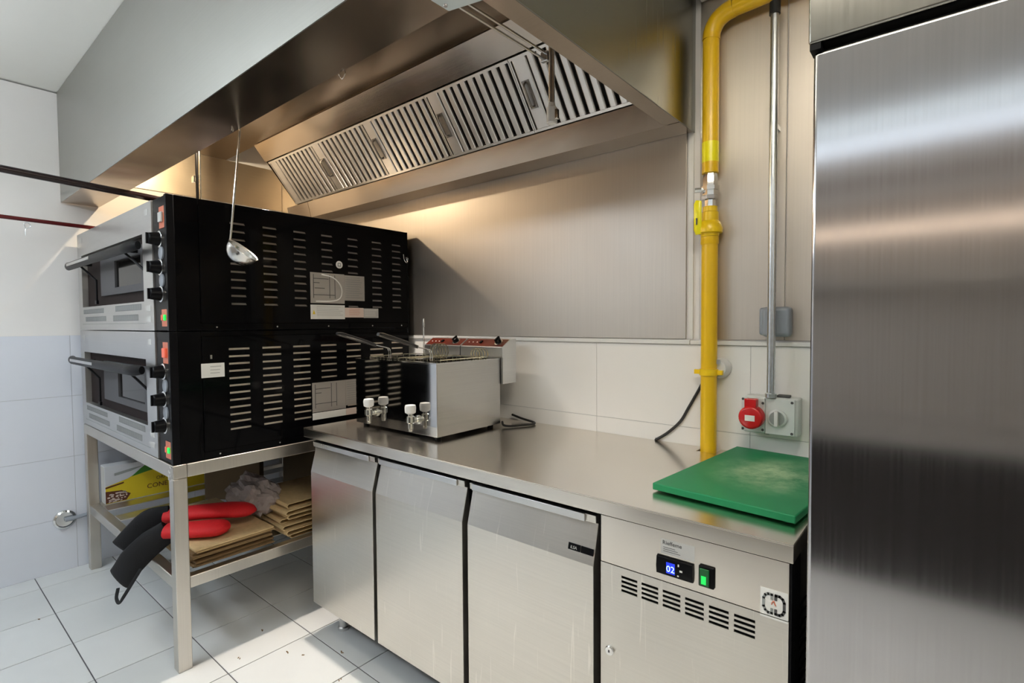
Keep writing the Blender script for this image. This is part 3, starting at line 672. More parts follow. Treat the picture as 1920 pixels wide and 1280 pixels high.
# worktop with a notch for the gas pipe
bm = bmesh.new()
prism_z(bm, [(cx0, -.700), (cx1, -.700), (cx1, -.006), (3.024, -.006), (3.024, -.074), (2.964, -.074), (2.964, -.006), (cx0, -.006)], cT-.003, cT)
box(bm, cx0, cx1, -.700, -.698, cB, cT-.0032); box(bm, cx0, cx0+.002, -.6978, -.010, cB, cT-.0032); box(bm, cx1-.002, cx1, -.6978, -.010, cB, cT-.0032)
obj('worktop', bm, M['steel_top'], ct, bev=.0012, smooth=0)
B('worktop_core', M['blackmat'], ct, (cx0+.01, cx1-.004, -.690, -.08, cB+.001, cT-.0034))
B('carcass', M['black'], ct, (1.566, 2.950, -.655, -.08, .120, .831))
B('left_side', M['steel_door'], ct, (1.562, 1.5655, -.670, -.08, .120, .831))
def door_prof(y):   # front face profile: flat, leaning back below the worktop, with a pull lip
    return [(-.660, .132), (y, .132), (y, .690), (y+.026, .792), (y+.013, .797), (y+.012, .816), (y+.030, .818), (-.660, .818)]
doors = [(1.567, 1.997), (2.018, 2.464), (2.487, 2.933)]
for k, (a, b_) in enumerate(doors):
    bm = bmesh.new(); prism_x(bm, door_prof(DY+.001), a, b_); d = obj('door', bm, M['steel_door'], ct, smooth=0, bev=.0012)
    B('pull_lip', M['steel_satin'], d, (a+.014, b_-.030, DY+.0075, DY+.0128, .7965, .8165), bev=.0012)
    B('gasket', M['gasket'], d, (a+.01, b_-.01, -.6595, -.6555, .14, .81))
# logo strip on the third door
bm = bmesh.new()
nx = Vector((0, -1, 0))
lz = .7385
yy = DY+.010
for a, b_ in ((2.854, 2.890), (2.893, 2.929)): obox(bm, ((a+b_)/2, DY+.0072, .722), (1,0,0), (0,.247,.969), (0,-.969,.247), (b_-a)/2, .0085, .0009)
lg = obj('logo_plate', bm, M['black'], ct, smooth=0)
text('logo_lettering', 'iLSA', M['greylabel'], lg, (2.861, DY+.0048, .7175), (1, 0, 0), (0, .247, .969), .011)
# machine compartment
mx0, mx1 = 2.955, 3.378
B('machine_box', M['blackmat'], ct, (2.9505, 3.368, -.650, -.08, .120, .831))
rows = [(.6535+k*.0110, .6535+k*.0110+.0060) for k in range(4)]
cols = [(a, a+.0417) for a in (3.012, 3.0645, 3.117, 3.1695, 3.222, 3.2745)]
bm = bmesh.new(); plate_holes(bm, 'y', DY, DY+.0025, mx0, mx1, .132, .7115, cols, rows); box(bm, mx0, mx0+.002, DY+.0026, -.651, .132, .7115)
mp_ = obj('vented_panel', bm, M['steel_door'], ct, smooth=0)
bm = bmesh.new(); prism_x(bm, [(DY+.0005, .7130), (DY+.0005, .829), (-.652, .829), (-.652, .7130)], mx0, mx1)
cp = obj('control_panel', bm, M['steel_top'], ct, smooth=0, bev=.001)
# lock
bm = bmesh.new(); lathe(bm, (2.981, DY-.0001, .495), (0,-1,0), [(0, .0120), (.004, .0120), (.006, .0100)], 24); lk = obj('lock', bm, M['chrome'], mp_)
B('keyhole', M['ink'], lk, (2.979, 2.983, DY-.0066, DY-.0061, .492, .498))
# thermostat display
yD = DY
bm = bmesh.new(); 
prof = [(yD+.0004, .7290), (yD-.006, .7315), (yD-.0085, .749), (yD-.006, .7705), (yD+.0004, .7735)]
prism_x(bm, prof, 3.104, 3.188); th = obj('thermostat', bm, M['black'], cp, bev=.001)
B('lit_screen', M['bluelcd'], th, (3.1290, 3.1490, yD-.0092, yD-.0087, .7385, .7635))
text('digits', '02', M['bluepix'], th, (3.1290, yD-.0094, .7425), (1,0,0), (0,0,1), .0200, .0002)
bm = bmesh.new(); box(bm, 3.1555, 3.1585, yD-.0087, yD-.0077, .760, .765); box(bm, 3.160, 3.166, yD-.0092, yD-.0084, .749, .753); box(bm, 3.1545, 3.158, yD-.0086, yD-.0076, .737, .740); obj('buttons', bm, M['whitelabel'], th, smooth=0)
# green rocker switch
B('switch_frame', M['black'], cp, (3.2005, 3.2345, yD-.006, yD+.0004, .7305, .7775), bev=.003)
sw = B('rocker_switch', M['greendark'], cp, (3.2045, 3.225, yD-.010, yD-.0061, .7350, .7725), bev=.0015)
B('switch_glow', M['greenlamp'], sw, (3.2085, 3.2190, yD-.0108, yD-.0101, .7390, .7570), bev=.001)
# transparent maker label with script
l2 = B('maker_label', M['greylabel'], cp, (3.112, 3.190, DY+.0001, DY+.0004, .777, .812))
text('script_lettering', 'Rieffeme', M['ink'], l2, (3.116, DY-.0001, .799), (1,0,0), (0,0,1), .013)
bm = bmesh.new()
for q in range(3): box(bm, 3.118, 3.158-.006*q, DY-.0002, DY, .783+q*.0045, .7842+q*.0045)
obj('small_print', bm, M['ink'], l2, smooth=0, kind='stuff')
# white square sticker, grey C and black D with small flame
sk = B('square_sticker', M['whitelabel'], cp, (3.3255, 3.3768, DY-.0004, DY+.0003, .7132, .7680))
B('square_sticker', M['whitelabel'], mp_, (3.3255, 3.3768, DY-.0004, DY-.0001, .7075, .7113))
def arc_letter(cxx, sgn, mat, nm):
    bm = bmesh.new(); pts = []
    r, hh = .0155, .0190
    path = [(0, hh), (-.45*r, hh), (-.80*r, hh*.82), (-r, hh*.45), (-r, -hh*.45), (-.80*r, -hh*.82), (-.45*r, -hh), (0, -hh)]
    path = [(0, hh*.55)]+path+[(0, -hh*.55)]
    pp = [(cxx+sgn*u, DY-.0008, .7385+v) for u, v in path]
    for a, b_ in zip(pp, pp[1:]):
        a, b_ = Vector(a), Vector(b_); d = b_-a; obox(bm, (a+b_)/2, d, d.cross(Vector((0,1,0))), (0,1,0), d.length/2+.0018, .0027, .0002)
    obj(nm, bm, M[mat], sk, smooth=0)
arc_letter(3.3475, 1, 'inkgrey', 'letter_grey'); arc_letter(3.3545, -1, 'ink', 'letter_black')
bm = bmesh.new(); sweep(bm, spline([(3.347, DY-.001, .7375), (3.3485, DY-.001, .7425), (3.351, DY-.001, .7450), (3.3525, DY-.001, .741), (3.3545, DY-.001, .7365)], 4), .0011, 6); obj('flame_mark', bm, M['redprint'], sk)
# right end of the counter: dark frame, louvred grille
B('end_frame', M['blackedge'], ct, (3.3685, 3.3825, -.6925, -.615, .120, .8285))
B('end_grille_panel', M['foil_dark'], ct, (3.3685, 3.376, -.6145, -.09, .120, .8285))
bm = bmesh.new()
for k in range(24): obox(bm, (3.379, -.575, .16+k*.0235), (0,1,0), (.5,0,.87), (.87,0,-.5), .03, .007, .001)
obj('louvres', bm, M['blackedge'], ct, smooth=0, kind='stuff')
for x, y in ((1.640, -.60), (3.30, -.60), (1.640, -.15), (3.30, -.15)):
    bm = bmesh.new(); lathe(bm, (x, y, 0), (0,0,1), [(0, .024), (.012, .024), (.016, .019), (.119, .019)], 20); obj('foot', bm, M['steel_satin'], ct)

# ------------------------------------------------------------------ double table-top fryer
fx0, fx1, fy0, fy1, fz0, fz1 = 1.652, 2.168, -.527, -.172, .884, 1.156
fr = thing('table_fryer', (1.91, -.35, cT+.0002), 'double tank stainless steel table fryer with two drain taps', 'fryer')
B('front_panel', M['steel_mirror'], fr, (fx0, fx1, fy0, fy0+.002, fz0, fz1), bev=.0008)
bm = bmesh.new(); box(bm, fx1-.002, fx1, fy0+.0021, fy1, fz0, fz1); obj('side_panel', bm, M['steel_fry'], fr, smooth=0)
bm = bmesh.new(); box(bm, fx0, fx0+.002, fy0+.0021, fy1, fz0, fz1); obj('side_panel', bm, M['steel_satin'], fr, smooth=0)
B('inner_body', M['blackedge'], fr, (fx0+.003, fx1-.003, fy0+.003, fy1, fz0+.002, fz1-.06))
# tank rims and tanks
bm = bmesh.new()
tanks = [(fx0+.02, (fx0+fx1)/2-.012), ((fx0+fx1)/2+.012, fx1-.02)]
zt = fz1+.0005
box(bm, fx0-.003, fx1+.003, fy0-.003, fy0+.03, zt, zt+.003); box(bm, fx0-.003, fx1+.003, fy1-.03, fy1, zt, zt+.003)
for a, b_ in ((fx0-.003, tanks[0][0]), (tanks[0][1], tanks[1][0]), (tanks[1][1], fx1+.003)): box(bm, a, b_, fy0+.03, fy1-.03, zt, zt+.003)
obj('top_rim', bm, M['steel_mirror'], fr, smooth=0)
for a, b_ in tanks:
    bm = bmesh.new(); box(bm, a, b_, fy0+.03, fy0+.032, fz1-.055, zt); box(bm, a, b_, fy1-.032, fy1-.03, fz1-.055, zt); box(bm, a, a+.002, fy0+.032, fy1-.032, fz1-.055, zt); box(bm, b_-.002, b_, fy0+.032, fy1-.032, fz1-.055, zt); box(bm, a, b_, fy0+.03, fy1-.03, fz1-.058, fz1-.055)
    obj('tank', bm, M['steel_mirror'], fr, smooth=0)
for x, y in ((fx0+.03, fy0+.03), (fx1-.03, fy0+.03), (fx0+.03, fy1-.03), (fx1-.03, fy1-.03)):
    bm = bmesh.new(); lathe(bm, (x, y, cT+.0003), (0,0,1), [(0, .012), (fz0-cT-.001, .014)], 14); obj('foot', bm, M['black'], fr)
# drain taps
for x in (1.795, 2.060):
    y = fy0; yk = y-.036
    bm = bmesh.new(); lathe(bm, (x, y-.0002, .940), (0,-1,0), [(0, .017), (.006, .017), (.007, .010), (.030, .010)], 18)
    lathe(bm, (x, yk, .900), (0,0,1), [(0, .0085), (.008, .0085), (.010, .0105), (.030, .0105), (.034, .0155), (.056, .0155), (.060, .010), (.066, .010)], 18)
    tp = obj('drain_tap', bm, M['brass'], fr)
    bm = bmesh.new(); lathe(bm, (x, yk, .9665), (0,0,1), [(0, .012), (.005, .020), (.024, .0215), (.033, .019), (.035, .008)], 20); obj('tap_knob', bm, M['white'], tp)
# control heads along the back
hx0, hx1 = 1.690, 2.172
hb = [(-.171, 1.162), (-.171, 1.205), (-.118, 1.238), (-.080, 1.238), (-.080, 1.050), (-.168, 1.050), (-.168, 1.162)]
for k, (a, b_) in enumerate(((hx0, (hx0+hx1)/2-.003), ((hx0+hx1)/2+.003, hx1+.009))):
    bm = bmesh.new(); prism_x(bm, hb, a, b_); hd = obj('control_head', bm, M['steel_satin'], fr, smooth=0, bev=.001)
    up = Vector((0, .053, .033)).normalized(); n = Vector((0, -.033, .053)).normalized(); cc = Vector(((a+b_)/2, -.1445, 1.2215))
    bm = bmesh.new(); obox(bm, cc+n*.0007, (1,0,0), up, n, (b_-a)/2-.004, .026, .0005); pn_ = obj('control_print', bm, M['orangepanel'], hd, smooth=0)
    kx = a+(b_-a)*(.83 if k else .80)
    kc = Vector((kx, cc.y, cc.z))
    bm = bmesh.new(); lathe(bm, kc+n*.0014, n, [(0, .020), (.003, .020), (.004, .016)], 20); obj('knob_ring', bm, M['brass'], hd)
    bm = bmesh.new(); lathe(bm, kc+n*.0056, n, [(0, .014), (.014, .013), (.016, .010)], 20); obox(bm, kc+n*.022, (1,0,0), up, n, .0035, .015, .004); obj('thermostat_knob', bm, M['black'], hd)
    bm = bmesh.new(); c2 = Vector((a+(b_-a)*.42, cc.y, cc.z)); obox(bm, c2+n*.004, (1,0,0), up, n, .006, .008, .003); obj('switch', bm, M['black'], hd, bev=.001)
    bm = bmesh.new()
    for q in (.12, .22, .32): lathe(bm, Vector((a+(b_-a)*q, cc.y, cc.z))+n*.0013, n, [(0, .0028), (.001, .0028)], 10)
    obj('printed_dots', bm, M['whitelabel'], hd)
# fryer baskets: separate things resting in the tanks
for k, (a, b_) in enumerate(tanks):
    t = thing('frying_basket', ((a+b_)/2, -.35, fz1-.05), ('left' if k == 0 else 'right')+' wire frying basket with black handle in the table fryer', 'basket', 'baskets in the fryer')
    bm = bmesh.new(); q0, q1, r0, r1 = a+.014, b_-.014, fy0+.05, fy1-.05; zt2 = fz1+.010
    sweep(bm, [(q0, r0, zt2), (q1, r0, zt2), (q1, r1, zt2), (q0, r1, zt2)], .002, 6, closed=True)
    for s in range(9):
        x = q0+(q1-q0)*s/8; sweep(bm, [(x, r0, zt2), (x, r0+.003, fz1-.048), (x, r1-.003, fz1-.048), (x, r1, zt2)], .0009, 5)
    for s in range(8):
        y = r0+(r1-r0)*s/7; sweep(bm, [(q0, y, zt2), (q0+.003, y, fz1-.047), (q1-.003, y, fz1-.047), (q1, y, zt2)], .0009, 5)
    obj('wire_cage', bm, M['wire'], t)
    hxx = 1.830 if k == 0 else 2.087
    bm = bmesh.new()
    for dx in (-.006, .006): sweep(bm, spline([(hxx+dx, r0-.002, zt2-.01), (hxx+dx, r0-.006, zt2+.030), (hxx+dx, r0-.018, zt2+.041), (hxx+dx, r0-.075, zt2+.054)], 5), .0019, 6)
    obj('handle_wire', bm, M['chrome'], t)
    bm = bmesh.new(); sweep(bm, [(hxx, r0-.070, zt2+.053), (hxx+.002, r0-.12, zt2+.069), (hxx+.006, r0-.235, zt2+.102), (hxx+.006, r0-.25, zt2+.105)], [(.007, .006), (.010, .008), (.012, .009), (.009, .006)], 10, up=(0,0,1)); obj('grip', bm, M['gripblack'], t)
    bm = bmesh.new()
    yb = -.205
    rx = (1.975, 2.112)[k]; rr = (.032, .024)[k]; yb = (-.35, -.25)[k]
    for q in range(4): sweep(bm, [(rx-.012+q*.012+rr*math.cos(w), yb+q*.004, 1.192-k*.012+rr*.95*math.sin(w)) for w in [2*math.pi*i/20 for i in range(20)]], .0018, 5, closed=True)
    obj('heater_coil', bm, M['wire'], t)
t = thing('probe_thermometer', (1.722, -.20, fz1+.004), 'thin upright chrome probe behind the left basket', 'thermometer')
bm = bmesh.new(); cyl(bm, (1.722, -.203, fz1+.0038), (1.722, -.203, 1.29), .0035, seg=10); obj('stem', bm, M['chrome'], t)
bm = bmesh.new(); lathe(bm, (1.722, -.203, 1.29), (0,0,1), [(0, .005), (.012, .006), (.026, .004), (.040, .002)], 12); obj('tip', bm, M['steel_satin'], t)
bm = bmesh.new(); cab = spline([(2.174, -.166, .890), (2.192, -.178, .880), (2.215, -.165, .8766), (2.238, -.125, .8763), (2.256, -.090, .8763), (2.262, -.066, .8763), (2.254, -.045, .8763), (2.232, -.032, .8770), (2.20, -.026, .879), (2.16, -.024, .884), (2.11, -.024, .894)], 6)
sweep(bm, cab, .0048, 8); obj('power_cable', bm, M['rubber'], None, label='black cable looping on the worktop beside the fryer', cat='cable', origin=(2.2, -.1, .877))

# ------------------------------------------------------------------ ladle hanging from the hood
t = thing('ladle', (1.766, -1.04, 1.58), 'long chrome ladle hanging from the hood front in front of the ovens', 'ladle')
bm = bmesh.new(); hp = spline([(1.770, -1.062, 1.950), (1.769, -1.054, 1.968), (1.768, -1.041, 1.980), (1.766, -1.036, 1.960), (1.765, -1.038, 1.93), (1.757, -1.052, 1.76), (1.748, -1.066, 1.60), (1.746, -1.070, 1.585)], 6)
sweep(bm, hp, [(.0035, .002)]*len(hp), 8, up=(1, 0, 0)); obj('handle', bm, M['chrome'], t)
bm = bmesh.new(); R_ = .052; d = Vector((.50, .42, .76)).normalized(); co = Vector((1.784, -1.040, 1.558)); n = 12
prof = [(-R_*math.cos(a), max(.0015, R_*math.sin(a))) for a in [math.radians(4+84*k/n) for k in range(n+1)]]
prof2 = [(p*.95, max(.001, r*.95)) for p, r in prof[::-1]]
lathe(bm, co, d, prof+[(0.0, R_*1.03)]+prof2, 32, cap=False); obj('bowl', bm, M['satinbowl'], t, smooth=50)

# ------------------------------------------------------------------ cutting board
ang = math.radians(-5.0)
t = bpy.data.objects.new('tmp', None)
bm = bmesh.new(); box(bm, 0, .338, 0, .548, 0, .018)
bo = obj('cutting_board', bm, M['board'], None, bev=.0025, label='thick green plastic cutting board with worn pale patches', cat='cutting board')
bo.location = (3.0315, -.566, .8745); bo.rotation_euler = (0, 0, ang)
for x, y in ((.03, .03), (.315, .03), (.03, .515), (.315, .515)):
    bm = bmesh.new(); lathe(bm, (x, y, -.0042), (0,0,1), [(0, .008), (.004, .008)], 12); f = obj('rubber_foot', bm, M['rubber'], None); f.parent = bo

# ------------------------------------------------------------------ gas pipe
gx, gy, gr = 2.994, -.045, .0262
gp = thing('gas_pipe', (gx, gy, .88), 'yellow painted gas pipe rising up the wall beside the hood', 'gas pipe')
bm = bmesh.new(); cyl(bm, (gx, gy, .60), (gx, gy, 1.590), gr, seg=28); obj('lower_pipe', bm, M['yellow'], gp)
bm = bmesh.new(); cyl(bm, (gx, gy, 1.800), (gx, gy, 2.235), gr*1.0, seg=28); obj('upper_pipe', bm, M['yellow'], gp)
bm = bmesh.new(); el = spline([(gx, gy, 2.236), (gx+.004, gy-.001, 2.262), (gx+.022, gy-.004, 2.290), (gx+.050, gy-.006, 2.305), (gx+.075, gy-.007, 2.309)], 6); sweep(bm, el, gr*1.06, 28); obj('elbow', bm, M['yellow'], gp)
bm = bmesh.new(); cyl(bm, (gx+.076, gy-.007, 2.309), (gx+1.5, gy-.06, 2.345), gr, seg=28); obj('top_pipe', bm, M['yellow'], gp)
bm = bmesh.new(); lathe(bm, (gx, gy, 1.835), (0,0,1), [(0, gr+.0006), (.066, gr+.0006)], 28); obj('marker_tape', bm, M['yellowtape'], gp)
bm = bmesh.new(); lathe(bm, (gx, gy, 1.69), (0,0,1), [(0, .018), (.022, .018), (.023, .028), (.034, .029), (.036, .026), (.052, .026), (.053, .030), (.066, .030), (.067, .025), (.092, .025), (.1095, .022)], 8); obj('union', bm, M['chrome'], gp, smooth=20)
bm = bmesh.new(); cyl(bm, (gx-.022, gy-.022, 1.745), (gx-.040, gy-.030, 1.745), .008, seg=6); obj('union_bolt', bm, M['galv'], gp)
bm = bmesh.new(); lathe(bm, (gx, gy, 1.5905), (0,0,1), [(0, .029), (.010, .030), (.012, .040), (.026, .041), (.046, .034), (.052, .028), (.080, .027), (.082, .024), (.0990, .024)], 24); obj('valve_body', bm, M['yellow_valve'], gp)
bm = bmesh.new(); lathe(bm, (gx, gy, 1.563), (0,0,1), [(0, gr+.0003), (.004, .029), (.0265, .029)], 24); obj('collar', bm, M['yellow'], gp)
bm = bmesh.new(); sweep(bm, [(gx-.026, gy-.030, 1.598), (gx-.028, gy-.034, 1.612), (gx-.028, gy-.036, 1.698), (gx-.026, gy-.034, 1.708)], [(.010, .004), (.013, .005), (.013, .005), (.010, .004)], 10, up=(0, -1, 0)); lv = obj('lever', bm, M['yellowtape'], gp)
B('lever_print', M['ink'], lv, (gx-.0315, gx-.0265, gy-.0425, gy-.0418, 1.628, 1.650))
bm = bmesh.new(); lathe(bm, (gx, gy, 1.125), (0,0,1), [(0, gr+.0002), (.001, .0305), (.022, .0305), (.023, gr+.0002)], 28); box(bm, gx-.048, gx-.027, gy-.006, gy+.006, 1.129, 1.144); box(bm, gx+.027, gx+.046, gy-.006, gy+.006, 1.129, 1.144); cyl(bm, (gx, gy+.026, 1.136), (gx, -.005, 1.136), .006)
obj('pipe_clamp', bm, M['yellow_valve'], gp)
# white wall plug behind the pipe with its cable
t = thing('wall_plug', (3.012, -.006, 1.150), 'white round plug in a wall socket half behind the gas pipe', 'plug')
bm = bmesh.new(); lathe(bm, (3.020, -.0055, 1.150), (0,-1,0), [(0, .036), (.010, .036), (.016, .033), (.034, .027)], 24); obj('plug_body', bm, M['white'], t)
B('socket_edge', M['galv'], t, (3.020, 3.030, -.048, -.040, 1.165, 1.180))
bm = bmesh.new(); sweep(bm, spline([(2.985, -.012, 1.128), (2.962, -.012, 1.095), (2.944, -.012, 1.061), (2.912, -.012, 1.002), (2.883, -.012, .951), (2.838, -.012, .906), (2.797, -.014, .8765), (2.790, -.016, .8757)], 8), .0052, 8)
obj('power_cable', bm, M['rubber'], None, label='black cable running down from the plug behind the gas pipe', cat='cable', origin=(2.85, -.016, .96))

# ------------------------------------------------------------------ conduit, grey box, red socket
kx = 3.192
t = thing('steel_conduit', (kx, -.03, 1.07), 'galvanised conduit running down to the red power socket', 'conduit')
bm = bmesh.new(); cyl(bm, (kx, -.066, 1.0705), (kx, -.066, 2.235), .0118, seg=18); obj('tube', bm, M['galv'], t)
bm = bmesh.new(); cyl(bm, (kx, -.066, 2.2355), (kx, -.066, 2.272), .0155, seg=18); obj('coupling', bm, M['blackmat'], t)
bm = bmesh.new(); lathe(bm, (kx, -.066, 1.0702), (0,0,1), [(0, .0165), (.012, .0165), (.014, .0122)], 12); obj('gland', bm, M['galv'], t)
bm = bmesh.new(); box(bm, kx-.006, kx+.006, -.0545, -.0065, 1.9, 1.915); obj('wall_clip', bm, M['galv'], t)
t = thing('junction_box', (3.199, -.0062, 1.305), 'rounded blue grey junction box on the wall behind the conduit', 'junction box')
bm = bmesh.new(); box(bm, 3.157, 3.241, -.050, -.0064, 1.258, 1.352); obj('box_body', bm, M['greybox'], t, bev=.013, seg=4)
bm = bmesh.new(); box(bm, 3.150, 3.176, -.046, -.0066, 1.263, 1.350); obj('side_cover', bm, M['greybox'], t, bev=.008, seg=3)
t = thing('power_socket', (3.18, -.005, 1.01), 'grey wall socket box with red industrial outlet and rotary switch', 'power socket')
bm = bmesh.new(); box(bm, 3.112, 3.268, -.060, -.0048, .953, 1.0695); obj('housing', bm, M['socketgrey'], t, bev=.004)
B('cover_plate', M['socketgrey'], t, (3.106, 3.176, -.068, -.0603, .957, 1.066), (3.1765, 3.260, -.066, -.0603, .955, 1.0675), bev=.002)
bm = bmesh.new()
for x, z in ((3.111, 1.059), (3.111, .964), (3.170, 1.050), (3.170, .966), (3.252, 1.058), (3.252, .963)): lathe(bm, (x, -.0682 if x < 3.175 else -.0662, z), (0,-1,0), [(0, .0042), (.0012, .0038)], 10)
obj('screws', bm, M['ink'], t, kind='stuff')
bm = bmesh.new(); lathe(bm, (3.142, -.0683, 1.006), (0,-1,0), [(0, .036), (.010, .037), (.030, .036), (.034, .033), (.036, .028), (.0365, .0)], 32, cap=False); box(bm, 3.123, 3.158, -.098, -.069, 1.036, 1.064)
so = obj('red_outlet', bm, M['red'], t, bev=.002); 
B('outlet_label', M['whitelabel'], so, (3.127, 3.156, -.1056, -.1050, .996, 1.014))
bm = bmesh.new(); lathe(bm, (3.212, -.0663, 1.007), (0,-1,0), [(0, .027), (.006, .027), (.008, .024)], 28); rs = obj('rotary_switch', bm, M['socketgrey'], t)
B('switch_grip', M['white'], rs, (3.2065, 3.2175, -.088, -.0745, .983, 1.031), bev=.002)
bm = bmesh.new(); lathe(bm, (3.212, -.0748, 1.007), (0,-1,0), [(0, .0215), (.0008, .0215)], 28); obj('switch_dial', bm, M['inkgrey'], rs)
B('black_strip', M['ink'], t, (3.206, 3.240, -.050, -.020, 1.0698, 1.0765))
bm = bmesh.new(); box(bm, 3.165, 3.180, -.03, -.015, .9465, .9528); obj('bottom_gland', bm, M['ink'], t)

# ------------------------------------------------------------------ upright fridge
rx0, rx1, ryf = 3.4175, 4.16, -.752
t = thing('upright_fridge', (3.79, -.4, 0), 'tall brushed stainless steel fridge at the right edge', 'fridge')
B('cabinet', M['steel_satin'], t, (rx0+.004, rx1-.004, ryf+.062, -.03, .12, 2.08), bev=.004)
bm = bmesh.new(); box(bm, rx0, rx1, ryf, ryf+.055, .13, 1.782); obj('door', bm, M['steel_fridge'], t, bev=.007, seg=4)
B('door_gasket', M['gasket'], t, (rx0+.012, rx1-.012, ryf+.0552, ryf+.0618, .13, 1.80))
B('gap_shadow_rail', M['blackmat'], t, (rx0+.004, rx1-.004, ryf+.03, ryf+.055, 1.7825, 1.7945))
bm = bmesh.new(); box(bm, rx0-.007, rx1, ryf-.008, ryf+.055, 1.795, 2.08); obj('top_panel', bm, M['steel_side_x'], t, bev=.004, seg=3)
for x, y in ((rx0+.06, ryf+.12), (rx1-.06, ryf+.12), (rx0+.06, -.1), (rx1-.06, -.1)):
    bm = bmesh.new(); lathe(bm, (x, y, 0), (0,0,1), [(0, .025), (.02, .02), (.119, .02)], 16); obj('foot', bm, M['steel_satin'], t)
B('hinge_corner', M['blackedge'], t, (rx0-.005, rx0+.012, ryf-.005, ryf+.03, 1.784, 1.7945))

# ------------------------------------------------------------------ things on the lower shelf of the stand
t = thing('carton_box', (.12, -.88, .357), 'yellow, white and green printed carton at the left of the lower shelf', 'carton')
zb0 = .3572
B('carton', M['boxwhite'], t, (.12, .199, -1.102, -.62, zb0, .558), bev=.002)
B('yellow_side', M['boxyellow'], t, (.1992, .1996, -1.100, -.622, zb0+.002, .556))
X = .1998
def quad(nm, pts, mat, x=X):
    bm = bmesh.new(); v = [bm.verts.new((x, y, z)) for y, z in pts]; v2 = [bm.verts.new((x+.0004, y, z)) for y, z in pts]; n = len(v)
    bm.faces.new(v2); bm.faces.new(v[::-1])
    for k in range(n): bm.faces.new((v[k], v[(k+1)%n], v2[(k+1)%n], v2[k]))
    return obj(nm, bm, M[mat], t, smooth=0)
quad('white_print', [(-1.101, .450), (-1.00, .476), (-.95, .505), (-.90, .556), (-1.101, .557)], 'boxwhite')
quad('green_print', [(-.985, .482), (-.90, .498), (-.72, .515), (-.72, .557), (-.885, .557), (-.94, .52)], 'boxgreen', X+.0006)
quad('grey_swoosh', [(-1.06, .502), (-.985, .514), (-.93, .532), (-.985, .528), (-1.06, .516)], 'inkgrey', X+.0006)
quad('picture_print', [(-1.101, .362), (-1.101, .425), (-1.03, .418), (-.99, .392), (-1.01, .362)], 'boxink')
quad('dark_stripe', [(-1.101, .440), (-1.02, .455), (-1.02, .462), (-1.101, .448)], 'boxink', X+.0006)
text('lettering', 'ORI', M['boxink'], t, (X+.001, -.87, .440), (0,1,0), (0,0,1), .026, .0003)
text('lettering', 'CONETTI', M['boxink'], t, (X+.001, -.915, .398), (0,1,0), (0,0,1), .036, .0003)
bm = bmesh.new()
for k in range(40):
    c_ = Vector((X+.0012, -1.09+random.random()*.085, .366+random.random()*.045)); obox(bm, c_, (0,1,0), (0,0,1), (1,0,0), .003+.003*random.random(), .002+.002*random.random(), .0003)
obj('picture_detail', bm, M['pinklabel'], t, kind='stuff', smooth=0)
B('box_seam', M['greylabel'], t, (.125, .195, -1.1032, -1.1025, .36, .555))

ordw = ['topmost', 'second from top', 'third from top', 'fourth from top', 'fifth from top', 'sixth from top', 'seventh from top', 'eighth from top', 'lowest']
# cardboard sheets: stack behind the front leg
z = .3572
stk = []
for k in range(9):
    th_ = .0065+random.random()*.004; dx = random.uniform(-.02, .012); rz = random.uniform(-.03, .03)
    bm = bmesh.new(); w, d_ = (.60 if k == 8 else .46+random.uniform(-.03, .0)), .31
    box(bm, -w/2, w/2, -d_/2, d_/2, 0, th_-.0016); n = 14
    o = obj('cardboard_sheet', bm, M['cardedge' if k == 8 else ('card' if k in (4, 7) else 'carddark')], None, bev=.0008, label=ordw[8-k]+' flat brown cardboard sheet of the stack behind the front leg', cat='cardboard', group='cardboard sheets stacked on the lower shelf')
    o.location = (1.155+dx-(.07 if k == 8 else 0), -.925+random.uniform(-.01, .01), z); o.rotation_euler = (0, 0, rz); z += th_
ztop = z
# folded boxes at the right end, paler
z = .3572
for k in range(7):
    th_ = .018+random.random()*.005
    bm = bmesh.new(); w, d_ = .34, .34
    # folded sheet: two thin layers with an open rounded nose towards the front
    A = [(-d_/2, th_/2), (-d_/2+.008, .0005), (d_/2, .0005), (d_/2, .003), (-d_/2+.012, .003), (-d_/2+.006, th_/2), (-d_/2+.012, th_-.004), (d_/2, th_-.004), (d_/2, th_-.001), (-d_/2+.008, th_-.001)]
    prism_x(bm, A, -w/2, w/2)
    o = obj('folded_box', bm, M['cardedge'], None, label=ordw[6-k]+' folded pale box of the pile at the right end of the shelf', cat='cardboard', group='folded boxes piled on the lower shelf')
    o.location = (1.215+random.uniform(-.02, .02), -.545+random.uniform(-.022, .01), z); o.rotation_euler = (0, 0, random.uniform(-.05, .05)); z += th_
# crumpled film on the cards
bm = bmesh.new(); bmesh.ops.create_icosphere(bm, subdivisions=4, radius=1)
from mathutils import noise as mn
for v in bm.verts:
    p = v.co.copy(); n = mn.noise(p*2.1)*.28+mn.noise(p*5.3)*.18+abs(mn.noise(p*11))*.12
    s = 1+n; v.co = Vector((p.x*.16*s, p.y*.09*s, p.z*.105*s))
    if v.co.z < -.045: v.co.z = -.045
obj('crumpled_film', bm, M['film'], None, smooth=12, label='crumpled clear plastic film lying on the cardboard', cat='plastic film').location = (1.09, -.725, ztop+.050)
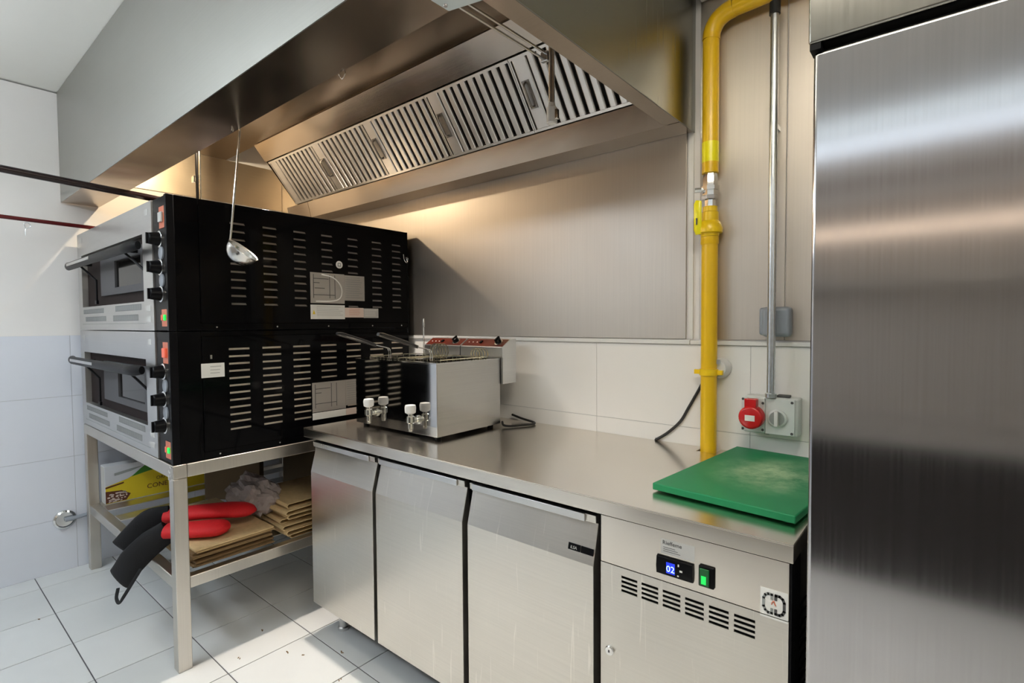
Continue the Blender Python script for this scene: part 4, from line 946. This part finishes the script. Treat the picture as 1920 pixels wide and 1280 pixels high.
# brown paper bag standing at the back of the shelf
bm = bmesh.new(); prism_x(bm, [(-.03, 0), (.03, 0), (.028, .28), (.004, .30), (-.02, .28)], -.15, .15)
for v in bm.verts: v.co.y += .012*math.sin(v.co.x*30)
o = obj('paper_bag', bm, M['paperbag'], None, label='dark brown paper bag standing at the back of the lower shelf', cat='bag'); o.location = (.62, -.62, .3572); o.rotation_euler = (0, 0, .75)
bm = bmesh.new(); prism_x(bm, [(-.07, 0), (.07, 0), (.06, .27), (.02, .355), (-.03, .35), (-.06, .26)], -.42, .40)
for v in bm.verts: v.co.z += .015*math.sin(v.co.x*19)*(v.co.z > .1)
obj('paper_sack', bm, M['paperbag'], None, label='large dark brown paper sack lying deep at the back under the ovens', cat='sack').location = (.96, -.24, .3572)  # sack added so the back of the shelf stays dark

bm = bmesh.new()
for x, y in ((.93, -1.62), (1.385, -.83), (1.61, -.83), (1.68, -.80), (1.78, -.70), (1.50, -.97), (1.92, -.79), (.52, -1.42)):
    for q in range(2): obox(bm, (x+random.uniform(-.006, .006), y+random.uniform(-.006, .006), .0014), (1, random.uniform(-1, 1), 0), (random.uniform(-1, 1)*.0, 1, 0), (0, 0, 1), random.uniform(.002, .005), .0018, .0012)
obj('floor_crumbs', bm, M['carddark'], None, smooth=0, kind='stuff', label='tiny dark crumbs scattered on the pale floor tiles', cat='crumbs')

# oven gloves, red with black cuffs
def glove(name_lbl, red, cuff, loop, side):
    t = thing('oven_glove', red[0], name_lbl, 'oven glove', 'red oven gloves')
    P_ = spline(red, 7); n = len(P_); wd = []
    for i in range(n):
        q = i/(n-1); w = .046+.018*min(1, q*1.6)
        if q > .70: w *= math.sqrt(max(.02, 1-((q-.70)/.30)**2))
        wd.append((w, .029*(1 if q < .8 else max(.2, math.sqrt(max(0, 1-((q-.8)/.2)**2))))))
    bm = bmesh.new(); sweep(bm, P_, wd, 16, side=side); obj('glove_hand', bm, M['redfab'], t, smooth=60)
    P_ = spline(cuff, 7); n = len(P_); bm = bmesh.new(); sweep(bm, P_, [(.047+.006*min(1, i/6), (.024 if i < n-2 else .020)*(1 if i < n-1 else .6)) for i in range(n)], 16, side=(.15, .1, 1)); obj('cuff', bm, M['blackfab'], t, smooth=60)
    bm = bmesh.new(); lp = spline(loop, 6); sweep(bm, lp, [(.007, .0022)]*len(lp), 8, up=(.6, -.6, .5)); obj('hanging_loop', bm, M['blackfab'], t)
gz = ztop+.031
glove('upper red oven glove with black cuff hanging over the shelf edge', [(1.045, -1.070, gz+.022), (1.12, -.985, gz+.030), (1.205, -.885, gz+.033), (1.285, -.800, gz+.026)], [(1.055, -1.060, gz+.022), (1.02, -1.12, gz+.010), (.99, -1.165, .425), (.955, -1.205, .365)],
      [(.955, -1.215, .325), (.965, -1.230, .290), (.985, -1.238, .272), (1.01, -1.235, .285), (1.02, -1.20, .345)], (.80, -.60, 0))
glove('lower red oven glove with black cuff, nearer the front leg', [(1.165, -1.105, gz-.001), (1.225, -1.045, gz), (1.275, -.985, gz), (1.325, -.925, gz)], [(1.170, -1.100, gz), (1.135, -1.160, .418), (1.095, -1.215, .350), (1.045, -1.245, .280)],
      [(1.05, -1.25, .245), (1.075, -1.262, .218), (1.12, -1.264, .215), (1.155, -1.255, .250), (1.165, -1.20, .340)], (.80, -.60, 0))
bpy.context.view_layer.update()
